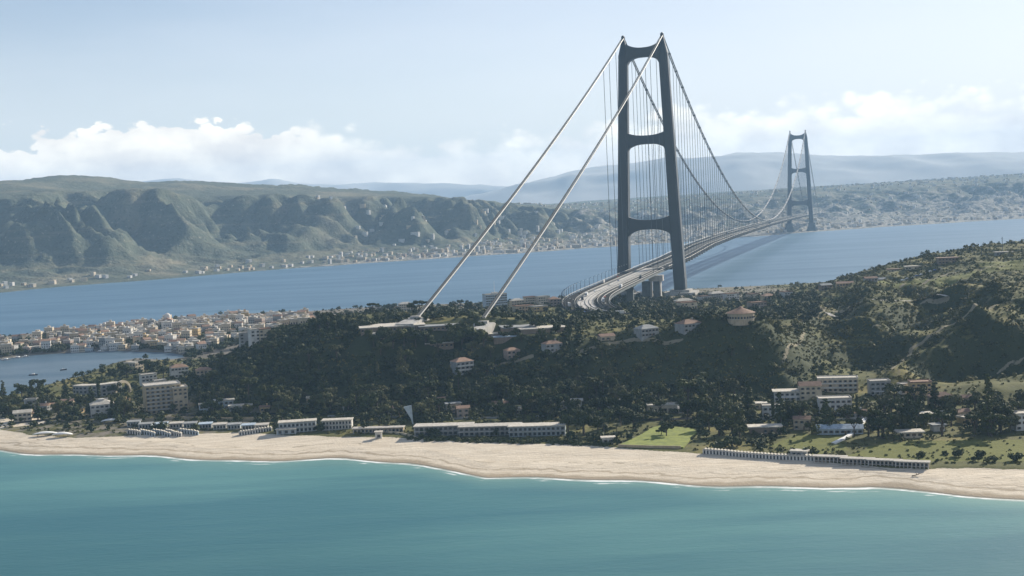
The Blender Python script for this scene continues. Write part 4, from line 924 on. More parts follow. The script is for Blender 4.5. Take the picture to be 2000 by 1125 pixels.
# right-hand row of white cabins at the top of the sand
ra, rb = G(1374, 881), G(1592, 897)
for i in range(34):
    t_ = i/33; p = ra.lerp(rb, t_); p = Vector((p.x, float(np.interp(p.x, BI[:, 0], BI[:, 1]))+1.5, 0)); p.z = float(hz(p.x, p.y))
    cabin(p, -.48, 'white', 'white cabin in the left half of the long cabin row' if i < 17 else 'white cabin in the right half of the long cabin row', 'left half of the long cabin row' if i < 17 else 'right half of the long cabin row')
pavilion(1562, 893, 9, 5, 3.6, 'white kiosk with dark openings amid the long cabin row on the right beach', 3, 'white', rz=-.48, cat='kiosk', name='kiosk')
for k, px in enumerate((1622, 1675, 1728, 1782)):
    pavilion(px, 901+k*4.1, 17, 4, 2.6, ['first', 'second', 'third', 'last'][k]+' dark low block from left in the terrace right of the cabins', 8, 'brown_wall', 'flat_roof', rz=-.42, cat='bathing block', name='bathing_block')
# villas on the right
house(1537, 780, 18, 11, 2, 'white', 'slab', 'pale_roof', 'white two-storey villa with a flat slab roof, leftmost of the right-hand villas', 'villa', -.15, 'villa', porch=True)
house(1582, 778, 15, 11, 3, 'cream', 'gable', 'tile_brown', 'cream three-storey villa with a lit yellow gable end', 'villa', -.1, 'villa')
house(1636, 764, 28, 12, 3, 'cream', 'flat', 'pale_roof', 'widest cream villa, three storeys with roof terrace, uppermost on the right', 'villa', -.2, 'villa', terrace='white')
house(1630, 806, 21, 11, 3, 'white', 'flat', 'pale_roof', 'white flat-roofed villa directly below the widest cream one', 'villa', -.1, 'villa', porch=True)
house(1717, 770, 14, 10, 3, 'grey_wall', 'flat', 'flat_roof', 'grey-fronted villa with a bright white awning right of the widest villa', 'villa', -.05, 'villa', porch=True)
house(1797, 772, 14, 10, 3, 'ochre', 'flat', 'tile', 'ochre villa with a yellow side wall behind dark trees', 'villa', -.1, 'villa')
house(1766, 768, 7, 7, 2, 'white', 'flat', 'flat_roof', 'small white annexe left of the ochre villa', 'house', .1, 'house')
house(1838, 792, 15, 10, 2, 'brown_wall', 'hip', 'tile_brown', 'dark brown-roofed house right of the ochre villa', 'house', .0, 'house')
house(1510, 812, 14, 8, 2, 'white', 'flat', 'pale_roof', 'white house among trees below the leftmost right-hand villa', 'house', -.1, 'house')
house(1484, 798, 8, 6, 1, 'cream', 'slab', 'pale_roof', 'little pale hut with a slab roof beside the dark hillside', 'hut', -.1, 'hut')
house(1494, 846, 19, 8, 1, 'brown_wall', 'slab', 'pale_roof', 'low open shed with a white slab roof on brown ground', 'shed', -.1, 'shed', fh=3.6)
house(1640, 846, 27, 9, 1, 'pale_blue', 'gable', 'blue_roof', 'long bluish greenhouse-like shed left of the white stairway', 'shed', -.2, 'shed')
house(1776, 853, 14, 8, 1, 'cream', 'slab', 'pale_roof', 'pale flat hut alone in the scrub right of the white stairway', 'hut', -.05, 'hut', fh=2.6)
house(1822, 818, 16, 7, 1, 'grey_wall', 'slab', 'pale_roof', 'low house with a bright white roof slab behind dark hedges on the right', 'house', -.05, 'house')
house(1999, 838, 14, 10, 3, 'white', 'flat', 'pale_roof', 'white three-storey house cut by the right edge of the picture', 'house', .1, 'house')
house(1955, 818, 13, 8, 1, 'grey_wall', 'gable', 'grey_roof', 'grey gabled house just left of the one cut by the right edge', 'house', .1, 'house')
house(1875, 815, 11, 7, 1, 'sand_wall', 'gable', 'tile_brown', 'tan gabled cottage on the slope foot at the right', 'house', .2, 'house')
house(1298, 802, 24, 9, 1, 'cream', 'flat', 'pale_roof', 'long low pale-roofed building among the trees above the lawn', 'house', -.02, 'house', fh=4)
house(1335, 806, 7, 7, 1, 'sand_wall', 'gable', 'pale_roof', 'small tan annexe at the right end of the low building above the lawn', 'house', -.1, 'house')
house(1112, 800, 18, 8, 2, 'grey_wall', 'slab', 'flat_roof', 'grey two-storey building deep in the trees below the dark slope', 'house', -.05, 'house')
house(770, 806, 10, 7, 1, 'sand_wall', 'gable', 'tile', 'tan gabled cottage among trees left of the sail canopy', 'cottage', .1, 'cottage')
house(905, 815, 9, 7, 2, 'pink', 'gable', 'tile', 'pinkish cottage among the trees behind the long beach building', 'cottage', .1, 'cottage')
house(680, 800, 8, 6, 1, 'white', 'gable', 'pale_roof', 'white cottage among trees behind the bathing blocks', 'cottage', .2, 'cottage')
house(1188, 866, 7, 4, 1, 'white', 'slab', 'pale_roof', 'tiny white pavilion at the left corner of the bright lawn', 'hut', 0, 'hut')
# scattered cottages half hidden in the trees of the strip
for i in range(46):
    px, py = random.choice([(random.uniform(400, 1480), random.uniform(782, 816)), (random.uniform(1490, 1990), random.uniform(786, 845)), (random.uniform(10, 250), random.uniform(785, 822))]); p = G(px, py)
    if any((o.location-p).length < 17 for o in scene.objects if o.parent is None and o.type == 'EMPTY'): continue
    wl = random.choice(('white', 'cream', 'sand_wall', 'grey_wall', 'ochre')); rk, rm = random.choice((('gable', 'tile'), ('gable', 'tile_brown'), ('flat', 'pale_roof'), ('flat', 'flat_roof'), ('slab', 'grey_roof'))); fl_ = random.choice((1, 1, 2))
    cw1 = dict(white='white', cream='cream', sand_wall='tan', grey_wall='grey', ochre='ochre')[wl]; rn1 = dict(tile='orange-roofed', tile_brown='brown-roofed', pale_roof='pale flat-roofed', flat_roof='flat-roofed', grey_roof='grey-slabbed')[rm]
    wh = 'at the left end of the strip' if px < 300 else 'under the left dark slope' if px < 740 else 'under the central dark slope' if px < 1110 else 'above the lawn' if px < 1485 else 'among the right villas'
    house(px, py, random.uniform(7, 13), random.uniform(5, 8), fl_, wl, rk, rm, f'{"two-storey" if fl_ == 2 else "low"} {cw1} {rn1} cottage {wh}', 'cottage', random.uniform(-.3, .4), 'cottage', chim=rk == 'gable')
# plateau and crest
house(903, 728, 15, 11, 3, 'grey_wall', 'hip', 'tile', 'three-storey villa with orange roof on the spur below the plateau trees', 'villa', .5, 'villa', terrace='white')
house(1000, 697, 11, 8, 2, 'pink', 'hip', 'tile', 'tan-pink villa second along the crest above the dark slope', 'villa', .4, 'villa')
house(1078, 682, 14, 9, 2, 'grey_wall', 'hip', 'tile_brown', 'wide grey villa with brown roof third along the crest', 'villa', .4, 'villa', chim=True)
house(1184, 662, 12, 8, 1, 'sand_wall', 'gable', 'tile_brown', 'villa with a tan front and brown gable, fourth along the crest', 'villa', .3, 'villa')
house(1262, 650, 16, 11, 2, 'grey_wall', 'hip', 'grey_roof', 'grey shaded villa with a grey hip roof on the crest', 'villa', .5, 'villa')
house(1345, 640, 18, 12, 2, 'grey_wall', 'hip', 'tile_brown', 'large villa with a brown tiled roof at the top of the dark slope', 'villa', .55, 'villa', chim=True)
# round pink house
rp = G(1447, 624); re_ = empty('round_house', rp); tag(re_, 'round tan-pink house with a shallow conical roof right of the crest villas', 'house')
m_ = MB(); m_.cyl(10.5, 10.5, -4, 5.2, 20); m_.build('wall', M['sand_wall'], re_); m_ = MB(); m_.cyl(11.6, 2.6, 5.2, 8.6, 20); m_.build('roof', M['tile_brown'], re_)
for i in range(14): a = math.pi+math.pi*(i+.5)/14; link('window', win_mesh(1.5, 1.7, False), re_, (10.55*math.cos(a), 10.55*math.sin(a), 1.0), a+math.pi/2)
m_ = MB(); m_.cyl(2.5, .4, 8.6, 10.2, 12); m_.build('roof_lantern', M['tile'], re_)
# white slab hospital-like block with aerial
hb = house(966, 604, 30, 16, 6, 'pale_blue', 'flat', 'pale_roof', 'large white-sided block with an aerial standing beyond the right long cable foot', 'apartment block', .32, 'apartment_block', fh=3.3, nx=10, ny=4, pos=(-24, 1735, 15))
m_ = MB(); m_.box(-4, 4, -3, 3, 20.4, 23); m_.build('roof_hut', M['white'], hb); m_ = MB(); m_.cyl(.35, .15, 23, 38, 6); m_.build('aerial', M['canvas'], hb)
for k, (px, py, w, fl, wl, rm, lb) in enumerate([
    (792, 606, 20, 3, 'cream', 'flat_roof', 'cream block between dark trees left of the left long cable foot'), (765, 606, 14, 2, 'cream', 'pale_roof', 'small cream house left of the cream block between dark trees'),
    (735, 608, 12, 2, 'white', 'pale_roof', 'white house at the end of the tree line left of the long cables'), (1010, 600, 18, 3, 'sand_wall', 'pale_roof', 'tan house next right of the large white-sided block'),
    (1035, 598, 16, 4, 'cream', 'tile', 'cream house with reddish top halfway between the white block and the viaduct'), (1060, 597, 18, 4, 'cream', 'pale_roof', 'tall cream house just left of the viaduct bend'),
    (1082, 600, 12, 3, 'pink', 'tile', 'pink house closest to the viaduct bend'), (1022, 610, 20, 2, 'sand_wall', 'tile', 'low tan row house in front of the cream ones left of the viaduct'), (1052, 610, 16, 2, 'ochre', 'flat_roof', 'low ochre row house left of the viaduct'),
    (1335, 596, 22, 2, 'sand_wall', 'pale_roof', 'tan block directly in front of the near tower foot'), (1342, 607, 18, 3, 'cream', 'tile', 'cream villa below the near tower foot'), (1375, 588, 16, 2, 'white', 'tile_brown', 'white house just right of the near tower foot'),
    (1400, 586, 20, 3, 'grey_wall', 'pale_roof', 'grey block second right of the near tower foot'), (1428, 587, 18, 3, 'white', 'tile', 'white block third right of the near tower foot'), (1470, 584, 14, 2, 'cream', 'tile_brown', 'cream house by the strait shore halfway to the right hill'),
    (1500, 583, 15, 2, 'sand_wall', 'tile', 'tan house by the strait shore near the right hill'), (1478, 603, 18, 2, 'pink', 'tile', 'orange-roofed house in the trees behind the round pink one'), (1535, 580, 12, 2, 'white', 'tile_brown', 'white house below the start of the right-hand hill')]):
    house(px, py, w, 11, fl, wl, 'flat' if k % 3 else 'hip', rm, lb, 'house', .25+.1*(k % 3), 'house')
for k, (px, py, w, d, rm, lb) in enumerate([
    (765, 641, 52, 30, 'pale_roof', 'long pale flat-roofed shed at the foot of the left long cable'), (858, 634, 34, 24, 'grey_roof', 'grey flat shed between the two cable feet'), (856, 654, 22, 20, 'pale_roof', 'pale square shed between the clumps of tall plateau trees'),
    (972, 646, 26, 28, 'pale_roof', 'wide pale shed right of the big plateau trees'), (1010, 642, 26, 24, 'grey_roof', 'long grey shed running right from the wide pale one'), (1058, 648, 36, 18, 'pale_roof', 'narrow pale shed at the right end of the plateau sheds'), (985, 664, 18, 8, 'blue_roof', 'small low shed in front of the plateau sheds'), (735, 655, 12, 12, 'pale_roof', 'tiny pale hut at the left rim of the plateau')]):
    house(px, py, w, d, 1, 'brown_wall', 'slab', rm, lb, 'shed', .15, 'shed', fh=3.2, win=k < 3, door=False)
# right-hand hill top
house(1850, 512, 22, 12, 2, 'brown_wall', 'slab', 'tile_brown', 'brown flat-topped house on the skyline of the right hill', 'house', -.1, 'house')
house(1790, 522, 26, 9, 1, 'cream', 'slab', 'pale_roof', 'long cream hut on the skyline left of the brown house', 'hut', -.15, 'hut')
house(1650, 560, 20, 9, 2, 'ochre', 'gable', 'tile', 'ochre farmhouse with orange roof at the left end of the hill skyline', 'farmhouse', -.1, 'farmhouse')
house(1612, 567, 14, 9, 2, 'brown_wall', 'gable', 'grey_roof', 'dark gabled farmhouse left of the ochre one', 'farmhouse', .2, 'farmhouse')
house(1725, 545, 11, 7, 1, 'white', 'gable', 'grey_roof', 'small white house amid trees on the left part of the hill skyline', 'house', 0, 'house')
house(1700, 547, 13, 7, 1, 'grey_wall', 'gable', 'tile_brown', 'grey house amid trees on the left part of the hill skyline', 'house', 0, 'house')
house(1960, 493, 18, 8, 1, 'grey_wall', 'slab', 'flat_roof', 'flat hut beside the mast at the top right of the hill', 'hut', -.1, 'hut')
house(1745, 529, 14, 8, 1, 'cream', 'slab', 'tile_brown', 'low cream hut half way along the hill skyline', 'hut', -.1, 'hut')
for px, py, h, lb in ((1958, 492, 17, 'taller thin mast at the top right of the hill'), (1917, 500, 13, 'shorter thin mast left of the flat hut on the right hill')):
    m_ = MB(); m_.cyl(.45, .25, -1, h, 6); o = m_.build('mast', M['hanger'], None, G(px, py)); tag(o, lb, 'mast'); m_ = MB(); m_.box(-1.2, 1.2, -.1, .1, h-2, h-1.7); m_.box(-.8, .8, -.1, .1, h-3.6, h-3.3); m_.build('antenna_arm', M['hanger'], o)
# parked cars on the hill road
for i in range(9):
    pt = ['car_white', 'car_silver', 'car_white', 'car_blue'][i % 4]; k = ('car', pt)
    o = copy_tree(protos[k]); p = G(1764+i*9, 549-i*2.8); o.location = p+Vector((0, 0, .1)); o.rotation_euler = (0, 0, -1.2); o.scale = (1.2, 1.2, 1.2)
    tag(o, f'{cn[pt]} car parked on the road below the right hill skyline', 'car', f'{cn[pt]} cars parked on the hill road')
# white stairway down to the scrub
st = [G(1692, 818), G(1676, 836), G(1664, 850), G(1650, 858), G(1628, 868)]
mb = MB()
for a, b in zip(st[:-1], st[1:]):
    d = (b-a); nrm = Vector((-d.y, d.x, 0)).normalized()*1.3
    mb.add([a-nrm+Vector((0, 0, 1.0)), a+nrm+Vector((0, 0, 1.0)), b+nrm+Vector((0, 0, 1.0)), b-nrm+Vector((0, 0, 1.0)), a-nrm-Vector((0, 0, 2)), a+nrm-Vector((0, 0, 2)), b+nrm-Vector((0, 0, 2)), b-nrm-Vector((0, 0, 2))], [(0, 1, 2, 3), (7, 6, 5, 4), (0, 4, 5, 1), (1, 5, 6, 2), (2, 6, 7, 3), (3, 7, 4, 0)])
tag(mb.build('ramp', M['canvas']), 'white curving ramp coming down through the scrub below the right villas', 'ramp')
# beach-front walls
def wall(pts, h, th, mat, label, cat='wall'):
    mb = MB(); P = [G(*p) for p in pts]; Q = []
    for a, b in zip(P[:-1], P[1:]):
        for k in range(8): q = a.lerp(b, k/8); q.z = float(hz(q.x, q.y)); Q.append(q)
    Q.append(P[-1])
    nn = []
    for i in range(len(Q)): d = Q[min(i+1, len(Q)-1)]-Q[max(i-1, 0)]; nn.append(Vector((-d.y, d.x, 0)).normalized()*th/2)
    V = []; F = []
    for q, n_ in zip(Q, nn): V += [q-n_-Vector((0, 0, 1)), q+n_-Vector((0, 0, 1)), q+n_+Vector((0, 0, h)), q-n_+Vector((0, 0, h))]
    for i in range(len(Q)-1):
        for j in range(4): F.append((i*4+j, (i+1)*4+j, (i+1)*4+(j+1) % 4, i*4+(j+1) % 4))
    F += [(0, 1, 2, 3), tuple(len(V)-4+j for j in (3, 2, 1, 0))]
    tag(mb.add(V, F).build('garden_wall', M[mat]), label, cat)
wall([(1208, 873), (1280, 876), (1330, 877)], 1.6, .5, 'olive_wall', 'low brown wall between the bright lawn and the sand')
wall([(255, 824), (330, 820), (440, 822), (560, 822)], 2.2, .6, 'sand_wall', 'tan promenade wall behind the left bathing sheds')
wall([(700, 838), (790, 850), (815, 858)], 1.4, .5, 'cream', 'low cream wall left of the long beach building')
wall([(1480, 820), (1600, 822), (1700, 820), (1850, 826)], 1.3, .4, 'grey_wall', 'grey roadside wall in front of the right-hand villas')
wall([(1110, 812), (1000, 817), (880, 820), (640, 815)], 1.3, .4, 'grey_wall', 'grey roadside wall in the trees behind the long beach building')
# lawn
lawn_pts = [G(1208, 873), G(1250, 852), G(1272, 838), (G(1290, 833)), G(1352, 838), G(1362, 845), G(1335, 877)]
lv = [(p.x, p.y, p.z+.35) for p in lawn_pts]; mz = max(v[2] for v in lv)
m, t, p_ = new_mat('mown_lawn'); ge = t.node('ShaderNodeNewGeometry').outputs['Position']
t.put(p_.inputs['Base Color'], t.mix(t.smooth(t.noise(ge, .18, 5, .6), .35, .65), (.12, .150, .014), (.195, .225, .026))); p_.inputs['Roughness'].default_value = .9
M['lawn'] = m
mb = MB(); mb.prism([(v[0], v[1]) for v in lv], min(v[2] for v in lv)-1.5, mz+.15); tag(mb.build('lawn', M['lawn']), kind='structure')
# road and railway behind the beach buildings
def ribbon(pts, wd, dz, name, mat, label=None):
    P = [G(*p) for p in pts]; Q = catmull([tuple(p) for p in P], 8); V = []; F = []
    for i, q in enumerate(Q):
        d = Q[min(i+1, len(Q)-1)]-Q[max(i-1, 0)]; n_ = Vector((-d.y, d.x, 0)).normalized()*wd/2
        a, b = q-n_, q+n_; z = max(float(hz(a.x, a.y)), float(hz(b.x, b.y)), float(hz(q.x, q.y)))+dz; V += [(a.x, a.y, z), (b.x, b.y, z)]
    for i in range(len(Q)-1): F.append((2*i, 2*i+1, 2*i+3, 2*i+2))
    tag(MB().add(V, F).build(name, mat), kind='structure')
ribbon([(20, 828), (150, 815), (260, 816), (420, 811), (600, 808), (800, 808), (1000, 806), (1150, 808), (1260, 820), (1400, 815), (1500, 814), (1650, 812), (1800, 812), (1999, 812)], 7, .22, 'coast_road', M['asphalt'])
ribbon([(1580, 604), (1680, 594), (1780, 590), (1850, 588)], 5, .3, 'hill_road', M['concrete'])

# ------------------------------------------------------------ the town on the spit, and houses on the far shore
def town_mesh(kind, wl, rm):
    mb = MB(); w, d, h = {'low': (8.5, 8, 5.5), 'mid': (9.5, 9, 8), 'tall': (11, 9.5, 12)}[kind]
    mb.box(-w/2, w/2, -d/2, d/2, -3, h, 0)
    for f in range(int(h/3.1)):
        for i in range(4): x = -w/2+w*(i+.5)/4; mb.box(x-.6, x+.6, -d/2-.05, -d/2+.02, f*3.1+1, f*3.1+2.5, 2)
        for i in range(3): y = -d/2+d*(i+.5)/3; mb.box(w/2-.02, w/2+.05, y-.6, y+.6, f*3.1+1, f*3.1+2.5, 2)
    if rm in ('tile', 'tile_brown'):
        r = 2.3; V = [(-w/2-.4, -d/2-.4, h), (w/2+.4, -d/2-.4, h), (w/2+.4, d/2+.4, h), (-w/2-.4, d/2+.4, h), (-w/2-.4, 0, h+r), (w/2+.4, 0, h+r)]
        mb.add(V, [(3, 2, 1, 0), (0, 1, 5, 4), (2, 3, 4, 5), (1, 2, 5), (3, 0, 4)], 1)
    else:
        mb.box(-w/2-.2, w/2+.2, -d/2-.2, d/2+.2, h, h+.8, 1); mb.box(-1.6, 1.6, -1.4, 1.4, h+.8, h+3, 0)
    return mb.mesh('town_house', [M[wl], M[rm], M['window']])
TM = {}
wn = dict(white='white', cream='cream', sand_wall='tan', pink='pink', grey_wall='grey', pale_blue='bluish', ochre='ochre'); rn = dict(tile='orange-roofed', tile_brown='brown-roofed', flat_roof='flat-roofed', pale_roof='pale-topped')
sz = dict(low='low', mid='mid-height', tall='tall')
placed = []
def zone(px):
    return 'at the spit tip' if px < 60 else 'left of centre' if px < 170 else 'behind the lagoon end' if px < 290 else 'mid-town' if px < 400 else 'right of mid-town' if px < 510 else 'by the hill'
def zone_old(px):
    return 'at the far left tip of the spit town' if px < 60 else 'left of the spit town centre' if px < 170 else 'behind the lagoon end in the spit town' if px < 290 else 'at the middle of the spit town' if px < 400 else 'right of the middle of the spit town' if px < 510 else 'at the right end of the spit town by the hill'
def put_town(px, py, kind, wl, rm, lab, grp, rz, name='town_house', cat='house'):
    p = G(px, py)
    if p.z < 1.2 or any((p.x-a)**2+(p.y-b)**2 < 85 for a, b in placed): return False
    placed.append((p.x, p.y)); k = (kind, wl, rm); TM.setdefault(k, town_mesh(*k) if k not in TM else None)
    o = link(name, TM[k], None, p, rz); tag(o, lab, cat, grp); return True
cnt = 0; tries = 0
top_e = lambda px: np.interp(px, [0, 150, 300, 450, 610], [664, 648, 632, 622, 618]); bot_e = lambda px: np.interp(px, [0, 60, 150, 345, 380, 440, 520, 610], [694, 690, 686, 688, 690, 672, 650, 634])
while cnt < 272 and tries < 6000:
    tries += 1; px = random.random()**.8*606; u = random.random()**1.25; py = top_e(px)+2+(bot_e(px)-top_e(px))*u
    if px < 150 and random.random() < .45: continue
    if u > .5 and random.random() < .4: continue
    kind = random.choices(('low', 'mid', 'tall'), (.38, .44, .18))[0]; wl = random.choices(('white', 'cream', 'sand_wall', 'pink', 'grey_wall', 'ochre'), (.26, .3, .17, .09, .1, .08))[0]; rm = random.choices(('tile', 'tile_brown', 'flat_roof', 'pale_roof'), (.08, .12, .38, .42))[0]
    row_ = 'in back rows' if u < .35 else 'in front rows' if u > .65 else 'in middle rows'
    lb = f'{sz[kind]} {wn[wl]} {rn[rm]} house {row_}, {zone(px)}'
    if len(lb.split()) > 16: lb = lb.replace(' in the', ' in')
    if put_town(px, py, kind, wl, rm, lb, lb.split(' house ')[1]+' group', random.gauss(.2, .25)): cnt += 1
# the rest of the town, too small and many to count
mb = MB()
for _ in range(230):
    px = random.random()**.75*606; u = random.random()**1.6; p = G(px, top_e(px)+1+(bot_e(px)-top_e(px))*u)
    if p.z < 1.4 or any((p.x-a)**2+(p.y-b)**2 < 45 for a, b in placed): continue
    placed.append((p.x, p.y)); a = Matrix.Translation(p) @ Matrix.Rotation(random.gauss(.2, .3), 4, 'Z'); w_, d_h, h_ = random.uniform(2.5, 5), random.uniform(2.5, 4.5), random.uniform(3.5, 8.5); k = random.choice((0, 0, 1, 1, 2, 3))
    mb.box(-w_, w_, -d_h, d_h, -3, h_, k, a); mb.box(-w_-.2, w_+.2, -d_h-.2, d_h+.2, h_, h_+.6, random.choice((4, 5, 6)), a)
    for i in (-.5, .5): mb.box(w_*i-.5, w_*i+.5, -d_h-.05, -d_h+.02, 1, 2.6, 7, a)
tag(mb.build('town_rooftops', [M[k] for k in ('white', 'cream', 'sand_wall', 'grey_wall', 'pale_roof', 'flat_roof', 'tile', 'window')]), kind='stuff')
# the domed church and the waterside houses
cp_ = G(328, 640); ch = empty('church', cp_, .2); tag(ch, 'white domed church rising above the roofs in the spit town', 'church')
m_ = MB(); m_.box(-7, 7, -11, 11, -3, 11); m_.build('wall', M['white'], ch); m_ = MB(); V = [(-7.5, -11.5, 11), (7.5, -11.5, 11), (7.5, 11.5, 11), (-7.5, 11.5, 11), (0, -11.5, 14.5), (0, 11.5, 14.5)]; m_.add(V, [(3, 2, 1, 0), (0, 4, 5, 3), (1, 2, 5, 4), (0, 1, 4), (2, 3, 5)]); m_.build('roof', M['tile'], ch)
m_ = MB(); m_.cyl(4.5, 4.5, 11, 16, 14); [m_.cyl(4.7*math.cos(a), 4.7*math.cos(a+.3), 16+4.7*math.sin(a), 16+4.7*math.sin(a+.3), 14) for a in (0, .3, .6, .9, 1.2)]; m_.build('dome', M['white'], ch)
for i, (px, py, kind, wl, rm, lb) in enumerate([(148, 688, 'mid', 'white', 'pale_roof', 'white waterside house at the head of the lagoon'), (160, 687, 'mid', 'cream', 'tile', 'cream waterside house beside the white one at the head of the lagoon'), (175, 688, 'low', 'pale_blue', 'flat_roof', 'bluish waterside house third from the left at the lagoon head'), (205, 686, 'low', 'white', 'flat_roof', 'low white boathouse on the lagoon edge'), (222, 684, 'mid', 'white', 'pale_roof', 'tall narrow white house mirrored in the lagoon'), (265, 684, 'low', 'grey_wall', 'pale_roof', 'grey boathouse on the lagoon edge right of the tall narrow house')]):
    p = G(px, py); k = (kind, wl, rm)
    if k not in TM: TM[k] = town_mesh(*k)
    tag(link('waterside_house', TM[k], None, p, .1), lb, 'house')
# far-shore houses
fl = []
def far_ground(x_i, t_i): return Vector((float(HXF[t_i, x_i]), float(HYF[t_i, x_i]), float(FZ[t_i, x_i])))
BAND = [(-1300, -900, 13, 150), (-900, -560, 17, 110), (-560, -200, 46, 260), (-200, 300, 95, 420), (300, 800, 45, 650), (1000, 2400, 110, 1900)]
FM = {}
def far_house_mesh(k, wl):
    mb = MB(); w, d, h = [(11, 9, 6), (15, 10, 8), (30, 12, 8), (9, 9, 15)][k]; mb.box(-w/2, w/2, -d/2, d/2, -8, h, 0); mb.box(-w/2-.3, w/2+.3, -d/2-.3, d/2+.3, h, h+1, 1)
    for f in range(int(h/3.2)):
        for i in range(5): x = -w/2+w*(i+.5)/5; mb.box(x-.8, x+.8, -d/2-.06, -d/2+.02, f*3.2+.9, f*3.2+2.5, 2)
    return mb.mesh('far_house', [M[wl], M['pale_roof'], M['window']])
fz = lambda x: 'at far left' if x < -900 else 'left of the cables' if x < -560 else 'just left of the cables' if x < -200 else 'between cables and near tower' if x < 300 else 'behind the near tower' if x < 800 else 'right of the far tower'
for x0, x1, n_, inl in BAND:
    ids = np.where((bx > x0) & (bx < x1))[0]
    for _ in range(n_):
        i = int(random.choice(ids)); tm = 32+random.random()**1.55*inl; j = int(np.argmin(np.abs(T1-tm))); p = far_ground(i, j)+Vector((random.uniform(-9, 9), random.uniform(-6, 6), 0))
        if any((p.x-a)**2+(p.y-b)**2 < 300 for a, b in fl[-200:]): continue
        fl.append((p.x, p.y)); k = random.choices((0, 1, 2, 3), (.45, .32, .08, .15))[0]; wl = random.choices(('white', 'cream', 'sand_wall', 'pink'), (.5, .28, .15, .07))[0]
        if (k, wl) not in FM: FM[k, wl] = far_house_mesh(k, wl)
        s_ = ('small', 'mid-sized', 'long low', 'tall narrow')[k]; wh = 'by the water' if tm < 110 else 'up the slope'
        lb = f'{s_} {wn[wl]} far-shore building {wh}, {fz(p.x)}'
        tag(link('coastal_building', FM[k, wl], None, p, -.45+random.gauss(0, .2)), lb, 'building', f'far-shore {s_} {wn[wl]} buildings {wh} {fz(p.x)}')
# everything smaller: one mass of distant houses
mb = MB()
for x0, x1, n_, inl in ((-400, 900, 300, 760), (900, 4300, 1700, 2900), (-1300, -400, 34, 220)):
    ids = np.where((bx > x0) & (bx < x1))[0]
    for _ in range(n_):
        i = int(random.choice(ids)); j = int(np.argmin(np.abs(T1-(40+random.random()**1.3*inl)))); p = far_ground(i, j); w_, h_ = random.uniform(4, 10), random.uniform(4, 11); a = Matrix.Translation(p) @ Matrix.Rotation(random.gauss(-.45, .3), 4, 'Z')
        mb.box(-w_, w_, -5, 5, -8, h_, random.choice((0, 0, 1, 2)), a)
tag(mb.build('distant_town', [M['white'], M['cream'], M['sand_wall']]), kind='stuff')
# dead branch washed up on the sand
bp_ = G(1791, 930); mb = MB(); mb.tube([bp_+Vector((-2.6, 0, .2)), bp_+Vector((0, .3, .6)), bp_+Vector((2.4, -.2, 1.6))], [.3, .22, .1], 6); mb.tube([bp_+Vector((0, .3, .6)), bp_+Vector((-.6, .5, 2.2))], [.18, .06], 5); mb.tube([bp_+Vector((.8, .1, .9)), bp_+Vector((1.6, 1.2, 1.9))], [.14, .05], 5)
tag(mb.build('driftwood', M['bark']), 'dark dead branch lying on the right part of the beach', 'driftwood')
# boats
def boat(px, py, L, label, col='white'):
    p = atz(px, py, .05); n = 9; V = []; F = []
    for i in range(n):
        u = i/(n-1); b = L*.16*math.sin(math.pi*(.12+.88*u))**.6*(1 if u < .9 else .4); x = -L/2+L*u; sh_ = .9+.5*u*u
        V += [(x, -b, sh_), (x, -b*.6, -.1), (x, b*.6, -.1), (x, b, sh_), (x, 0, sh_-.15)]
    for i in range(n-1):
        a, c = i*5, (i+1)*5; F += [(a, c, c+1, a+1), (a+1, c+1, c+2, a+2), (a+2, c+2, c+3, a+3), (a+3, c+3, c+4, a+4), (a+4, c+4, c, a)]
    F += [(0, 1, 2, 3, 4), (n*5-1, n*5-2, n*5-3, n*5-4, n*5-5)]
    o = empty('motorboat', Vector(p), random.uniform(-.5, .5)); MB().add(V, F).build('hull', M[col], o)
    c = MB(); c.box(-L*.15, L*.14, -L*.08, L*.08, .7, 2.0); c.build('cabin', M['canvas'], o); tag(o, label, 'boat')
boat(65, 733, 9, 'small dark motorboat alone in the middle of the lagoon', 'car_dark'); boat(35, 699, 14, 'white boat moored at the left end of the lagoon head'); boat(12, 703, 12, 'white boat moored by the left edge in the lagoon'); boat(50, 697, 9, 'short white boat right of the longer moored one in the lagoon'); boat(124, 723, 7, 'little rowing-size boat in the upper lagoon', 'car_dark'); boat(195, 687, 10, 'white boat tied up at the lagoon boathouses')
# ------------------------------------------------------------ vegetation
def leaf_cloud(centers, radii, n, size, squash=.8):
    """n random leaf-clump quads spread through a set of blobs, denser towards their skins; returns V, F, tint"""
    k = len(centers); C = np.array(centers); Rr = np.array(radii); pr = Rr**2/np.sum(Rr**2); idx = rng.choice(k, n, p=pr)
    d = rng.normal(size=(n, 3)); d /= np.linalg.norm(d, axis=1)[:, None]; r = rng.random(n)**.4
    P = C[idx]+d*(r*Rr[idx])[:, None]*np.array([1, 1, squash])
    nrm = d+rng.normal(size=(n, 3))*.55; nrm /= np.linalg.norm(nrm, axis=1)[:, None]
    a = np.cross(nrm, rng.normal(size=(n, 3))); a /= np.linalg.norm(a, axis=1)[:, None]; b = np.cross(nrm, a)
    s = size*(.55+.9*rng.random(n))[:, None]
    V = np.stack([P-a*s-b*s*.7, P+a*s*.8-b*s, P+a*s+b*s*.8, P-a*s*.7+b*s], 1).reshape(-1, 3)
    tint = np.repeat(np.clip(.5+.26*rng.normal(size=n)+.12*rng.normal(size=k)[idx], 0, 1), 4)
    return V, np.arange(4*n).reshape(-1, 4), tint
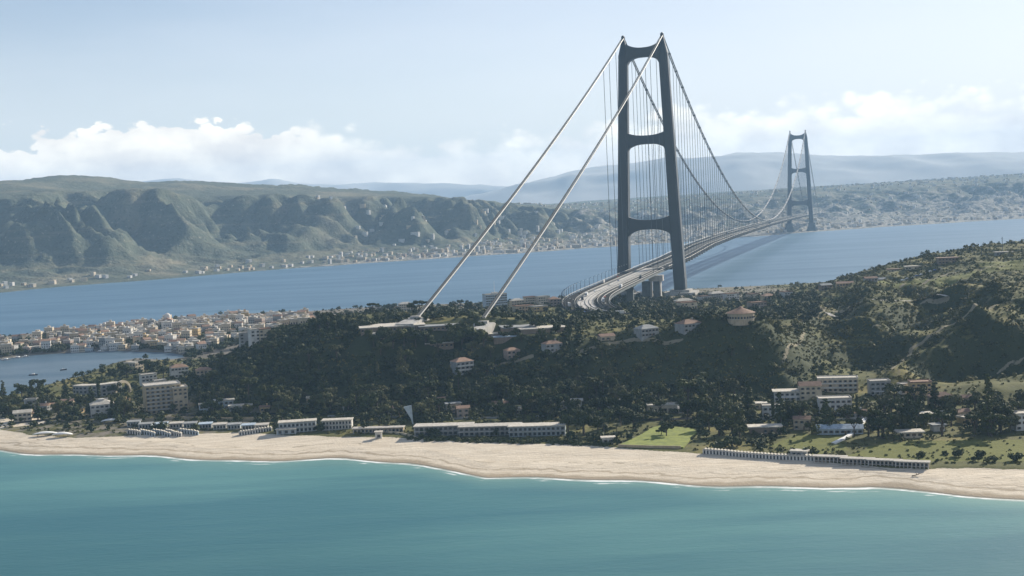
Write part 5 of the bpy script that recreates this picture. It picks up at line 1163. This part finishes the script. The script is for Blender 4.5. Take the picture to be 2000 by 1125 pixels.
def crown_mesh(kind, seed):
    global rng
    rng = np.random.default_rng(seed)
    if kind == 'broad':
        cs = [(0, 0, 6.2)]+[(rng.uniform(-3.1, 3.1), rng.uniform(-3.1, 3.1), rng.uniform(3.8, 8.3)) for _ in range(11)]; V, F, t = leaf_cloud(cs, [2.6]+list(rng.uniform(1.1, 2.0, 11)), 1500, .30)
    elif kind == 'umbrella':
        cs = [(rng.uniform(-4.2, 4.2), rng.uniform(-4.2, 4.2), rng.uniform(8.2, 9.8)) for _ in range(15)]; V, F, t = leaf_cloud(cs, rng.uniform(1.2, 1.9, 15), 1500, .30, .55)
    elif kind == 'conifer':
        cs = []; rs = []
        for i in range(11):
            z = 2+i*1.15; r = 2.9*(1-i/12.)+.3
            for _ in range(3): a = rng.uniform(0, 6.28); cs.append((r*.6*math.cos(a), r*.6*math.sin(a), z)); rs.append(.5+r*.38)
        V, F, t = leaf_cloud(cs, rs, 1600, .27, .55)
    elif kind == 'cypress': V, F, t = leaf_cloud([(0, 0, 1.5+i) for i in range(10)], [.6+.5*math.sin(math.pi*(i+1)/11) for i in range(10)], 700, .22, 1.2)
    elif kind == 'shrub': cs = [(rng.uniform(-1.2, 1.2), rng.uniform(-1.2, 1.2), rng.uniform(.5, 1.5)) for _ in range(6)]; V, F, t = leaf_cloud(cs, rng.uniform(.6, 1.1, 6), 420, .2)
    else:   # palm: arching fronds
        Vs = []; Fs = []; n0 = 0
        for i in range(17):
            a = i*2.4; L = 2.6+.5*rng.random(); up = .9*rng.random()
            for k in range(6):
                u0, u1 = k/6, (k+1)/6; f = lambda u: (math.cos(a)*L*u, math.sin(a)*L*u, 6.4+up*2*u-1.9*u*u*(1.2-.3*up))
                p0, p1 = f(u0), f(u1); w0, w1 = .42*math.sin(math.pi*(u0*.9+.1)), .42*math.sin(math.pi*(u1*.9+.1)); nx_, ny_ = -math.sin(a), math.cos(a)
                Vs += [(p0[0]-nx_*w0, p0[1]-ny_*w0, p0[2]-w0*.5), (p0[0]+nx_*w0, p0[1]+ny_*w0, p0[2]-w0*.5), (p1[0]+nx_*w1, p1[1]+ny_*w1, p1[2]-w1*.5), (p1[0]-nx_*w1, p1[1]-ny_*w1, p1[2]-w1*.5)]
                Fs.append((n0, n0+1, n0+2, n0+3)); n0 += 4
        V, F, t = np.array(Vs), np.array(Fs), np.full(len(Vs), .5)
    return V, F, t
def trunk_mesh(kind):
    mb = MB(); h = dict(broad=6, umbrella=8.6, conifer=12, cypress=4, shrub=.9, palm=6.4)[kind]; r = dict(broad=.38, umbrella=.36, conifer=.34, cypress=.2, shrub=.12, palm=.24)[kind]
    mb.tube([(0, 0, -1.2), (.05, .02, h*.4), (.12*(kind != 'cypress'), -.08, h)], [r*1.3, r, r*.45 if kind != 'palm' else r*.8], 7)
    if kind in ('broad', 'umbrella'):
        for i in range(5): a = i*1.26+.4; mb.tube([(.05, 0, h*.55), (1.4*math.cos(a), 1.4*math.sin(a), h*.8), (2.7*math.cos(a), 2.7*math.sin(a), h*1.02)], [r*.55, r*.35, r*.15], 5)
    return mb.mesh('trunk', M['bark'])
TP = {}
def tree_proto(kind, var, leaf):
    k = (kind, var, leaf)
    if k not in TP:
        V, F, t = crown_mesh(kind, 100+var*7+len(kind)); cm = mk_mesh('crown', V, F, M[leaf], None, {'tint': t}); tk = ('t', kind)
        if tk not in TP: TP[tk] = trunk_mesh(kind)
        TP[k] = (cm, TP[tk])
    return TP[k]
tname = dict(broad='broadleaf_tree', umbrella='umbrella_pine', conifer='conifer', cypress='cypress', shrub='shrub', palm='palm_tree')
tcat = dict(broad='tree', umbrella='pine', conifer='conifer', cypress='cypress', shrub='shrub', palm='palm')
def tree(p, kind, s, leaf, label, group=None, sy=None):
    cm, tm = tree_proto(kind, random.randrange(4 if kind in ('broad', 'umbrella', 'conifer') else 2), leaf)
    e = empty(tname[kind], p, random.uniform(0, 6.28)); e.scale = (s*random.uniform(.85, 1.15), s*random.uniform(.85, 1.15), (sy or s)*random.uniform(.88, 1.12))
    link('crown', cm, e); link('trunk', tm, e); tag(e, label, tcat[kind], group); return e
def T(px, py, kind, s, leaf, label, group=None): return tree(G(px, py), kind, s, leaf, label, group)
T(62, 790, 'conifer', 1.15, 'leaf_dark', 'left one of the two tall dark conifers standing up against the lagoon')
T(80, 791, 'conifer', 1.3, 'leaf_dark', 'right, fuller one of the two tall dark conifers against the lagoon')
T(128, 775, 'conifer', .95, 'leaf_dark', 'dark conifer standing at the left end of the curved hotel')
T(1302, 853, 'broad', .95, 'leaf_dark', 'dark tree standing on the bright lawn')
T(1292, 851, 'broad', .7, 'leaf_dark', 'smaller dark tree beside the main one on the bright lawn')
for i, (px, py, s) in enumerate([(1110, 848, 1.5), (1140, 852, 1.7), (1168, 850, 1.45), (1125, 832, 1.4), (1155, 828, 1.5)]): T(px, py, 'broad', s, 'leaf_dark', 'big round dark tree in the clump between the long beach building and lawn', 'big trees right of the long beach building')
for i, (px, py, s) in enumerate([(1185, 838, 1.6), (1212, 832, 1.7), (1238, 838, 1.4), (1225, 815, 1.5), (1195, 812, 1.4)]): T(px, py, 'broad', s, 'leaf_dark', 'big dark tree in the clump directly behind the lawn', 'big trees behind the lawn')
T(1165, 785, 'umbrella', 1.7, 'leaf_mid', 'wide olive-green umbrella pine above the tree clumps at the foot of the dark slope')
for i, (px, py, s) in enumerate([(1385, 840, 1.3), (1405, 852, 1.4), (1430, 845, 1.5), (1395, 825, 1.4), (1425, 822, 1.3), (1455, 828, 1.2), (1445, 856, 1.0)]): T(px, py, 'broad', s, 'leaf_dark' if i % 2 else 'leaf_mid', 'tree in the clump between the lawn and the brown-ground shed', 'trees right of the lawn')
T(1430, 873, 'shrub', 2.6, 'leaf_dark', 'round dark bush behind the left end of the long cabin row'); T(1408, 876, 'shrub', 2.0, 'leaf_dark', 'lower dark bush left of the round one behind the cabin row')
for i, (px, py, s) in enumerate([(612, 648, 1.25), (625, 650, 1.6), (640, 650, 1.7), (655, 648, 1.5), (668, 648, 1.35), (684, 646, 1.2), (632, 640, 1.5)]): T(px, py, 'broad', s, 'leaf_dark', 'tall dark tree in the grove on the hill crest right of the spit town', 'grove on the left hill crest')
for i, (px, py, s) in enumerate([(740, 610, 1.1), (755, 609, 1.2), (768, 608, 1.3), (820, 612, 1.4), (840, 612, 1.2), (884, 607, 1.2), (900, 606, 1.3), (915, 606, 1.2), (805, 612, 1.3), (728, 612, 1.1)]): T(px, py, 'broad' if i % 3 else 'umbrella', s, 'leaf_dark', 'dark tree in the tree line along the strait behind the long cable feet', 'tree line behind the cable feet')
for i, (px, py, s) in enumerate([(730, 680, 1.3), (748, 675, 1.4), (768, 682, 1.6), (790, 678, 1.6), (812, 682, 1.8), (832, 676, 1.6), (722, 668, 1.2), (755, 662, 1.2), (800, 664, 1.3)]): T(px, py, 'broad', s, 'leaf_mid' if i % 3 == 0 else 'leaf_dark', 'tall tree in the left clump on the plateau rim in front of the cable feet', 'left plateau tree clump')
for i, (px, py, s) in enumerate([(885, 680, 1.7), (903, 684, 1.9), (925, 680, 2.0), (945, 678, 1.5), (910, 664, 1.6), (938, 662, 1.5), (890, 662, 1.4)]): T(px, py, 'broad', s, 'leaf_mid' if i % 3 == 0 else 'leaf_dark', 'tall tree in the right clump on the plateau rim under the right cable', 'right plateau tree clump')
for i, (px, py, s) in enumerate([(1045, 645, 1.1), (985, 667, .9), (1018, 668, .8), (1088, 650, .9)]): T(px, py, 'broad', s, 'leaf_dark', ['dark tree behind the narrow pale plateau shed', 'bushy tree before the wide pale plateau shed', 'small tree before the long grey plateau shed', 'dark tree right of the plateau sheds'][i])
for i, (px, py, k_, s, lb) in enumerate([(190, 765, 'umbrella', 1.1, 'pine in front of the curved hotel'), (225, 775, 'broad', 1.1, 'dark tree under the hotel arch'), (248, 738, 'broad', 1.3, 'tree on the knoll left of the cream house'), (225, 744, 'broad', 1.3, 'leftmost big tree on the knoll above the hotel'), (240, 731, 'broad', 1.3, 'topmost tree on the knoll by the lagoon'), (300, 735, 'broad', 1.6, 'broad dark tree left of the orange-roofed white house'), (320, 738, 'broad', 1.5, 'dark tree directly beside the orange-roofed white house'), (285, 730, 'umbrella', 1.2, 'pine right of the cream knoll house')]): T(px, py, k_, s, 'leaf_dark', lb)
for i, (px, py, s) in enumerate([(1800, 893, 1.5), (1845, 888, 1.1), (1872, 893, 1.9), (1915, 893, 1.8), (1938, 902, 1.6), (1985, 900, 1.9), (1905, 902, 1.3)]): T(px, py, 'shrub', s, 'leaf_dark', ['low bush at the left of the right-hand dune field', 'smallest round bush of the dune field', 'round dark bush standing alone in the middle of the dune field', 'left bush of the close pair on the dune field', 'right bush of the close pair on the dune field', 'wide dark bush on the dune field at the right edge', 'low bush just below the close pair on the dune field'][i])
# palms and garden trees of the coastal strip
npalm = 0
for i, (px, py) in enumerate([(545, 812), (560, 808), (600, 806), (640, 812), (665, 808), (700, 812), (735, 815), (765, 822), (890, 812), (1010, 812), (1040, 806), (1180, 850), (1205, 848), (120, 820), (88, 830), (1545, 820), (1580, 826), (1700, 806), (1740, 805), (1470, 812)]):
    T(px, py, 'palm', random.uniform(.95, 1.3), 'leaf_palm', 'palm tree in the gardens left of the sail canopy' if px < 780 and px > 300 else 'palm tree by the seafront villa' if px < 300 else 'palm tree behind the long beach building' if px < 1100 else 'palm tree at the left corner of the lawn' if px < 1300 else 'palm tree among the right-hand villas', 'palms '+('centre left' if 300 < px < 780 else 'far left' if px < 300 else 'centre' if px < 1100 else 'lawn' if px < 1300 else 'right'))
def mask_ok(p, r=7.): return all((p.x-a)**2+(p.y-b+5)**2 > (r+c+4)**2 for a, b, c in occ)
occ = [(o.location.x, o.location.y, 5.5) for o in bpy.data.objects if o.parent is None and o.type == 'EMPTY' and o.get('category') in ('house', 'villa', 'apartment block', 'cottage', 'hut', 'shed', 'hotel', 'beach building', 'beach pavilion', 'bathing shed', 'bathing block')]
vil = [(o.location.x, o.location.y) for o in scene.objects if o.parent is None and o.get('category') == 'villa' and o.location.x > 150 and o.location.y < 980]
def o_front(p): return any(abs(p.x-a*p.y/b) < 13 and 0 < b-p.y < 34 for a, b in vil)
BANDS = [(390, 740, 782, 812, 50, 'below the left dark slope'), (740, 1110, 775, 822, 58, 'at the foot of the central dark slope'), (1110, 1480, 775, 822, 34, 'behind the lawn at the foot of the slope'), (1480, 1999, 790, 846, 34, 'among the right-hand villas'), (0, 260, 775, 826, 26, 'around the seafront villa at the left'), (1600, 1999, 835, 858, 18, 'on the scrubby strip below the right-hand villas')]
for x0, x1, y0, y1, n_, wh in BANDS:
    c_ = 0; tr_ = 0
    while c_ < n_ and tr_ < n_*12:
        tr_ += 1; px, py = random.uniform(x0, x1), random.uniform(y0, y1); p = G(px, py)
        if not mask_ok(p, 1.5) or (o_front(p)) or p.y < float(yb(np.array([p.x]))[0])+9 or p.z < 3: continue
        kd = random.choices(('broad', 'umbrella', 'conifer', 'cypress'), (.6, .18, .14, .08))[0]; lf = random.choice(('leaf_dark', 'leaf_mid', 'leaf_olive') if kd == 'broad' else ('leaf_dark', 'leaf_mid'))
        cw_ = dict(leaf_dark='dark', leaf_mid='green', leaf_olive='olive-grey')[lf]
        tree(p, kd, random.uniform(.95, 1.7), lf, f'{cw_} {dict(broad="broadleaf tree", umbrella="umbrella pine", conifer="conifer", cypress="cypress")[kd]} {wh}', f'{cw_} {tcat[kd]}s {wh}'); c_ += 1
# woods on the dark slopes: single trees that stand out of the cover
for x0, x1, y0, y1, n_, wh in ((400, 720, 640, 770, 30, 'on the left dark slope'), (720, 1000, 690, 775, 20, 'in the dark hollow under the plateau'), (1000, 1500, 690, 770, 16, 'on the central dark slope')):
    for _ in range(n_):
        p = G(random.uniform(x0, x1), random.uniform(y0, y1))
        if p.z < 7 or not mask_ok(p, 1): continue
        kd = random.choices(('broad', 'umbrella', 'conifer'), (.7, .12, .18))[0]; lf = random.choice(('leaf_mid', 'leaf_olive', 'leaf_olive', 'leaf_dark'))
        tree(p, kd, random.uniform(.8, 1.4), lf, f'{dict(leaf_dark="dark", leaf_mid="green", leaf_olive="olive-grey")[lf]} {dict(broad="broadleaf tree", umbrella="umbrella pine", conifer="conifer")[kd]} {wh}', f'{tcat[kd]}s {wh}')
# garden trees close in front of the houses
hs = [o for o in list(scene.objects) if o.parent is None and o.get('category') in ('house', 'villa', 'cottage', 'hut', 'shed', 'apartment block') and o.location.y < 1320 and o.location.y > 780]
for o in hs:
    for s_ in (-1, 1, 1):
        if random.random() < (.72 if o.location.x > 180 else .5): continue
        wv_ = max((c.dimensions.x for c in o.children if c.name.startswith('wall')), default=10)
        p = Vector((o.location.x+s_*random.uniform(.2, .62)*wv_, o.location.y-random.uniform(9, 13), 0)); p.z = float(hz(p.x, p.y))
        if p.y < float(yb(np.array([p.x]))[0])+7: continue
        kd = random.choices(('broad', 'conifer', 'shrub'), (.62, .1, .28))[0]; lf = random.choice(('leaf_dark', 'leaf_mid'))
        lo = o['label'].split(' with ')[0].split(', ')[0]; lo = ' '.join(lo.split()[:9])
        tree(p, kd, random.uniform(.42, .75) if kd != 'shrub' else random.uniform(1., 1.7), lf, f'{"dark" if lf == "leaf_dark" else "green"} {tcat[kd]} before the {lo}')
# hedge in front of the long beach building and other clipped greenery
def scatter(name, P, S, mat, nq, qs, kind_='stuff', squash=.75):
    """many shrubs in one mesh: P (n,3) centres, S radii"""
    n = len(P); q = nq*n; idx = np.repeat(np.arange(n), nq); d = rng.normal(size=(q, 3)); d /= np.linalg.norm(d, axis=1)[:, None]; d[:, 2] = np.abs(d[:, 2])*1.0-.12
    r = rng.random(q)**.35; C = P[idx]+d*(r*S[idx])[:, None]*np.array([1, 1, squash*1.25]); nr = d+rng.normal(size=(q, 3))*.5; nr /= np.linalg.norm(nr, axis=1)[:, None]
    a = np.cross(nr, rng.normal(size=(q, 3))); a /= np.linalg.norm(a, axis=1)[:, None]; b = np.cross(nr, a); s = (S[idx]*qs*(.6+.8*rng.random(q)))[:, None]
    V = np.stack([C-a*s-b*s*.8, C+a*s*.8-b*s, C+a*s+b*s*.8, C-a*s*.8+b*s], 1).reshape(-1, 3); pt = np.clip(.5+.36*rng.normal(size=n), 0, 1.1)
    tint = np.repeat(np.clip(pt[idx]+.16*rng.normal(size=q), 0, 1), 4)
    o = link(name, mk_mesh(name, V, np.arange(4*q).reshape(-1, 4), mat, None, {'tint': tint})); tag(o, kind=kind_); return o
rng = np.random.default_rng(5)
hp_ = [G(px, 858+random.uniform(-3, 4)+(px-820)*.028) for px in np.linspace(800, 1190, 150)]
hp_ += [G(px, 835+random.uniform(-2, 2)) for px in np.linspace(560, 700, 30)]
hp_ += [G(px, py) for px, py in zip(np.linspace(1290, 1370, 40), np.linspace(828, 836, 40))]
scatter('hedge_shrubbery', np.array([tuple(p) for p in hp_]), rng.uniform(1.2, 2.9, len(hp_)), M['leaf_dark'], 90, .13)
# slopes: scrub and woodland
N = 290000; x = rng.uniform(-1100, 1150, N); y = 640+(2140-640)*rng.random(N)**1.25; z = hz(x, y)
vis = (np.abs(x) < .43*y+170); shore_d = y-yb(x); ok = vis & (z > 3.3) & (shore_d > 6) & (ys(x)-y > 18)
gm = np.zeros(N); ii = np.clip(np.searchsorted(gy, y)-1, 0, len(gy)-2); jj = np.clip(((x-gx[0])/2.8).astype(int), 0, len(gx)-2)
gm = m_grass[ii, jj]; tk_ = m_track[ii, jj]; ub = m_urban[ii, jj]
slope = np.hypot(*[(hz(x+3*a, y+3*b)-z)/3 for a, b in ((1, 0), (0, 1))])
dens = .22+.65*smoothstep(slope, .12, .35)+.9*(fbm(x/45, y/45, 201, 3)-.45); dens = np.where(z < 9, .30+.8*(fbm(x/30, y/30, 202, 3)-.5), dens)
dens = np.where((x < -60) & (z > 16), dens+.35, dens); dens = dens+.45*m_wood_shade[ii, jj]; dens = dens+.28*((x < -150) & (y < 1100) & (z < 12))
dens = np.where(gm > .55, .12, dens); dens = np.where(tk_ > .45, 0, dens); dens = dens*(1-.72*np.clip(ub*1.3, 0, 1))
keep = ok & (rng.random(N) < dens)
x, y, z, gm = x[keep], y[keep], z[keep], gm[keep]
oc = np.array([(a, b, c) for a, b, c in occ]+[(o.location.x, o.location.y, 7) for o in bpy.data.objects if o.parent is None and o.get('category') in ('house', 'building') and o.location.y < 2200])
cl = np.ones(len(x), bool)
oc = np.array(list(map(tuple, oc))+[(o.location.x, o.location.y-6, 20) for o in bpy.data.objects if o.parent is None and o.get('category') == 'shed' and 1000 < o.location.y < 1200 and o.location.x < 120])
for a, b, c in oc: cl &= ~(((x-a)**2+(y-b)**2) < (c+1.5)**2)
LP_ = [(v[0], v[1]) for v in lv]; cl &= ~in_poly(x, y, LP_)
x, y, z, gm = x[cl], y[cl], z[cl], gm[cl]
print('scrub', len(x))
big = (rng.random(len(x)) < .045+.24*(x < 60)*(z > 14)*(y < 1120)+.10*(x < 170)*(z < 16)) & (gm < .5)
P = np.stack([x, y, z+.2], 1); S = np.where(big, rng.uniform(2.2, 4.2, len(x)), rng.uniform(.6, 1.7, len(x)))
dune = gm > .5
scatter('dune_undergrowth', P[dune], S[dune]*.7, M['dune'], 26, .24)
near = ~dune & ~big
S = np.where(near & (x > 170), S*.85, S)
scatter('hillside_undergrowth', P[near], S[near], M['scrub'], 13, .34)
wood = ~dune & big & (x < 170); P2 = P.copy(); P2[:, 2] += S*.45
scatter('dark_woodland_foliage', P2[wood], S[wood], M['leaf_dark'], 46, .20, squash=.95)
wood = ~dune & big & (x >= 170)
scatter('green_woodland_foliage', P2[wood], S[wood]*.85, M['scrub'], 46, .20, squash=.95)
# town greenery
n = 1500; px = rng.uniform(0, 610, n); py = np.array([top_e(a)+4+(bot_e(a)+6-top_e(a))*rng.random()**.6 for a in px]); tg = np.array([tuple(G(a, b)) for a, b in zip(px, py)]); tg = tg[tg[:, 2] > 1.5]
scatter('town_trees_foliage', tg+[0, 0, 1.5], rng.uniform(2., 4.2, len(tg)), M['leaf_dark'], 46, .19, squash=1.)
n = 900; px = rng.uniform(1090, 1600, n); py = rng.uniform(575, 625, n); tg = np.array([tuple(G(a, b)) for a, b in zip(px, py)]); tg = tg[(tg[:, 2] > 1.5) & (tg[:, 1] < 2080)]
scatter('plateau_trees_foliage', tg+[0, 0, .8], rng.uniform(2.0, 4.6, len(tg)), M['leaf_dark'], 52, .19, squash=1.)

# trees too many to tell apart in the belt behind the beach
px = np.r_[rng.uniform(380, 1500, 420), rng.uniform(1480, 1999, 150), rng.uniform(0, 280, 110)]; py = np.r_[rng.uniform(776, 826, 420), rng.uniform(780, 852, 150), rng.uniform(780, 826, 110)]
tg = np.array([tuple(G(a, b)) for a, b in zip(px, py)]); cl = (tg[:, 2] > 3) & (tg[:, 1]-yb(tg[:, 0]) > 12)
for a, b, c in occ: cl &= ~(((tg[:, 0]-a)**2+(tg[:, 1]-b+7)**2) < (c+7)**2)
cl &= ~in_poly(tg[:, 0], tg[:, 1], LP_) & ~np.array([o_front(Vector(q)) for q in tg]); tg = tg[cl]
for o in [q for q in bpy.data.objects if q.parent is None and q.get('category') in ('house', 'villa')]: pass
scatter('tree_belt_foliage', tg+[0, 0, 1.6], rng.uniform(1.8, 4.4, len(tg)), M['leaf_mid'], 80, .15, squash=1.15)

import re
# ------------------------------------------------------------ labels: tell look-alikes apart
def to_px(p):
    x, y, z = p.x, p.y, p.z-CAM_H; c, s = math.cos(PITCH), math.sin(PITCH); v = y*s+z*c; d = y*c-z*s; u = x
    return 1000+FPX*(math.cos(ROLL)*u-math.sin(ROLL)*v)/d
ORD = ['', 'second', 'third', 'fourth', 'fifth', 'sixth', 'seventh', 'eighth', 'ninth', 'tenth', '11th', '12th', '13th', '14th', '15th', '16th', '17th', '18th', '19th', '20th']+[f'{i}th' for i in range(21, 60)]
CNT = {2: 'two', 3: 'three', 4: 'four', 5: 'five', 6: 'six', 7: 'seven', 8: 'eight', 9: 'nine', 10: 'ten'}
by = {}
for o in scene.objects:
    if o.parent is None and o.get('label'): by.setdefault(o['label'], []).append(o)
for lb, os_ in by.items():
    if len(os_) < 2: continue
    os_.sort(key=lambda o: to_px(o.location)); n = len(os_)
    for i, o in enumerate(os_):
        base = lb if len(lb.split()) <= 10 else ' '.join(lb.replace('broadleaf ', '').replace(' the ', ' ').split())
        o['label'] = base+', '+('leftmost' if i == 0 else 'rightmost' if i == n-1 else ORD[i]+' from left')+' of '+CNT.get(n, str(n))
        if not o.get('group'): o['group'] = lb

for o in scene.objects:
    if o.parent is None and o.get('label') and len(o['label'].split()) > 16: o['label'] = ' '.join(o['label'].replace(' the ', ' ').replace(' a ', ' ').replace('right-hand ', 'right ').replace('three-storey ', '').replace('two-storey ', '').split())

for o in scene.objects:
    if o.parent is None and o.get('label') and len(o['label'].split()) > 16: o['label'] = re.sub(r' of (two|three|four|five|six|seven|eight|nine|ten|\d+)$', '', o['label']).replace('dark tree', 'tree').replace(' up slope', '')
# ------------------------------------------------------------ the air
def haze():
    mb = MB(); mb.box(-13500, 13500, -600, 15900, -8.5, 790)
    m = bpy.data.materials.new('haze'); m.use_nodes = True; t = NT(m.node_tree); t.n.clear()
    o = t.node('ShaderNodeOutputMaterial'); v = t.node('ShaderNodeVolumePrincipled', {'Color': (.47, .72, 1.0, 1), 'Density': 5.8e-5, 'Anisotropy': 0.})
    t.l.new(v.outputs[0], o.inputs['Volume']); tag(mb.build('haze', m), kind='stuff')
haze()
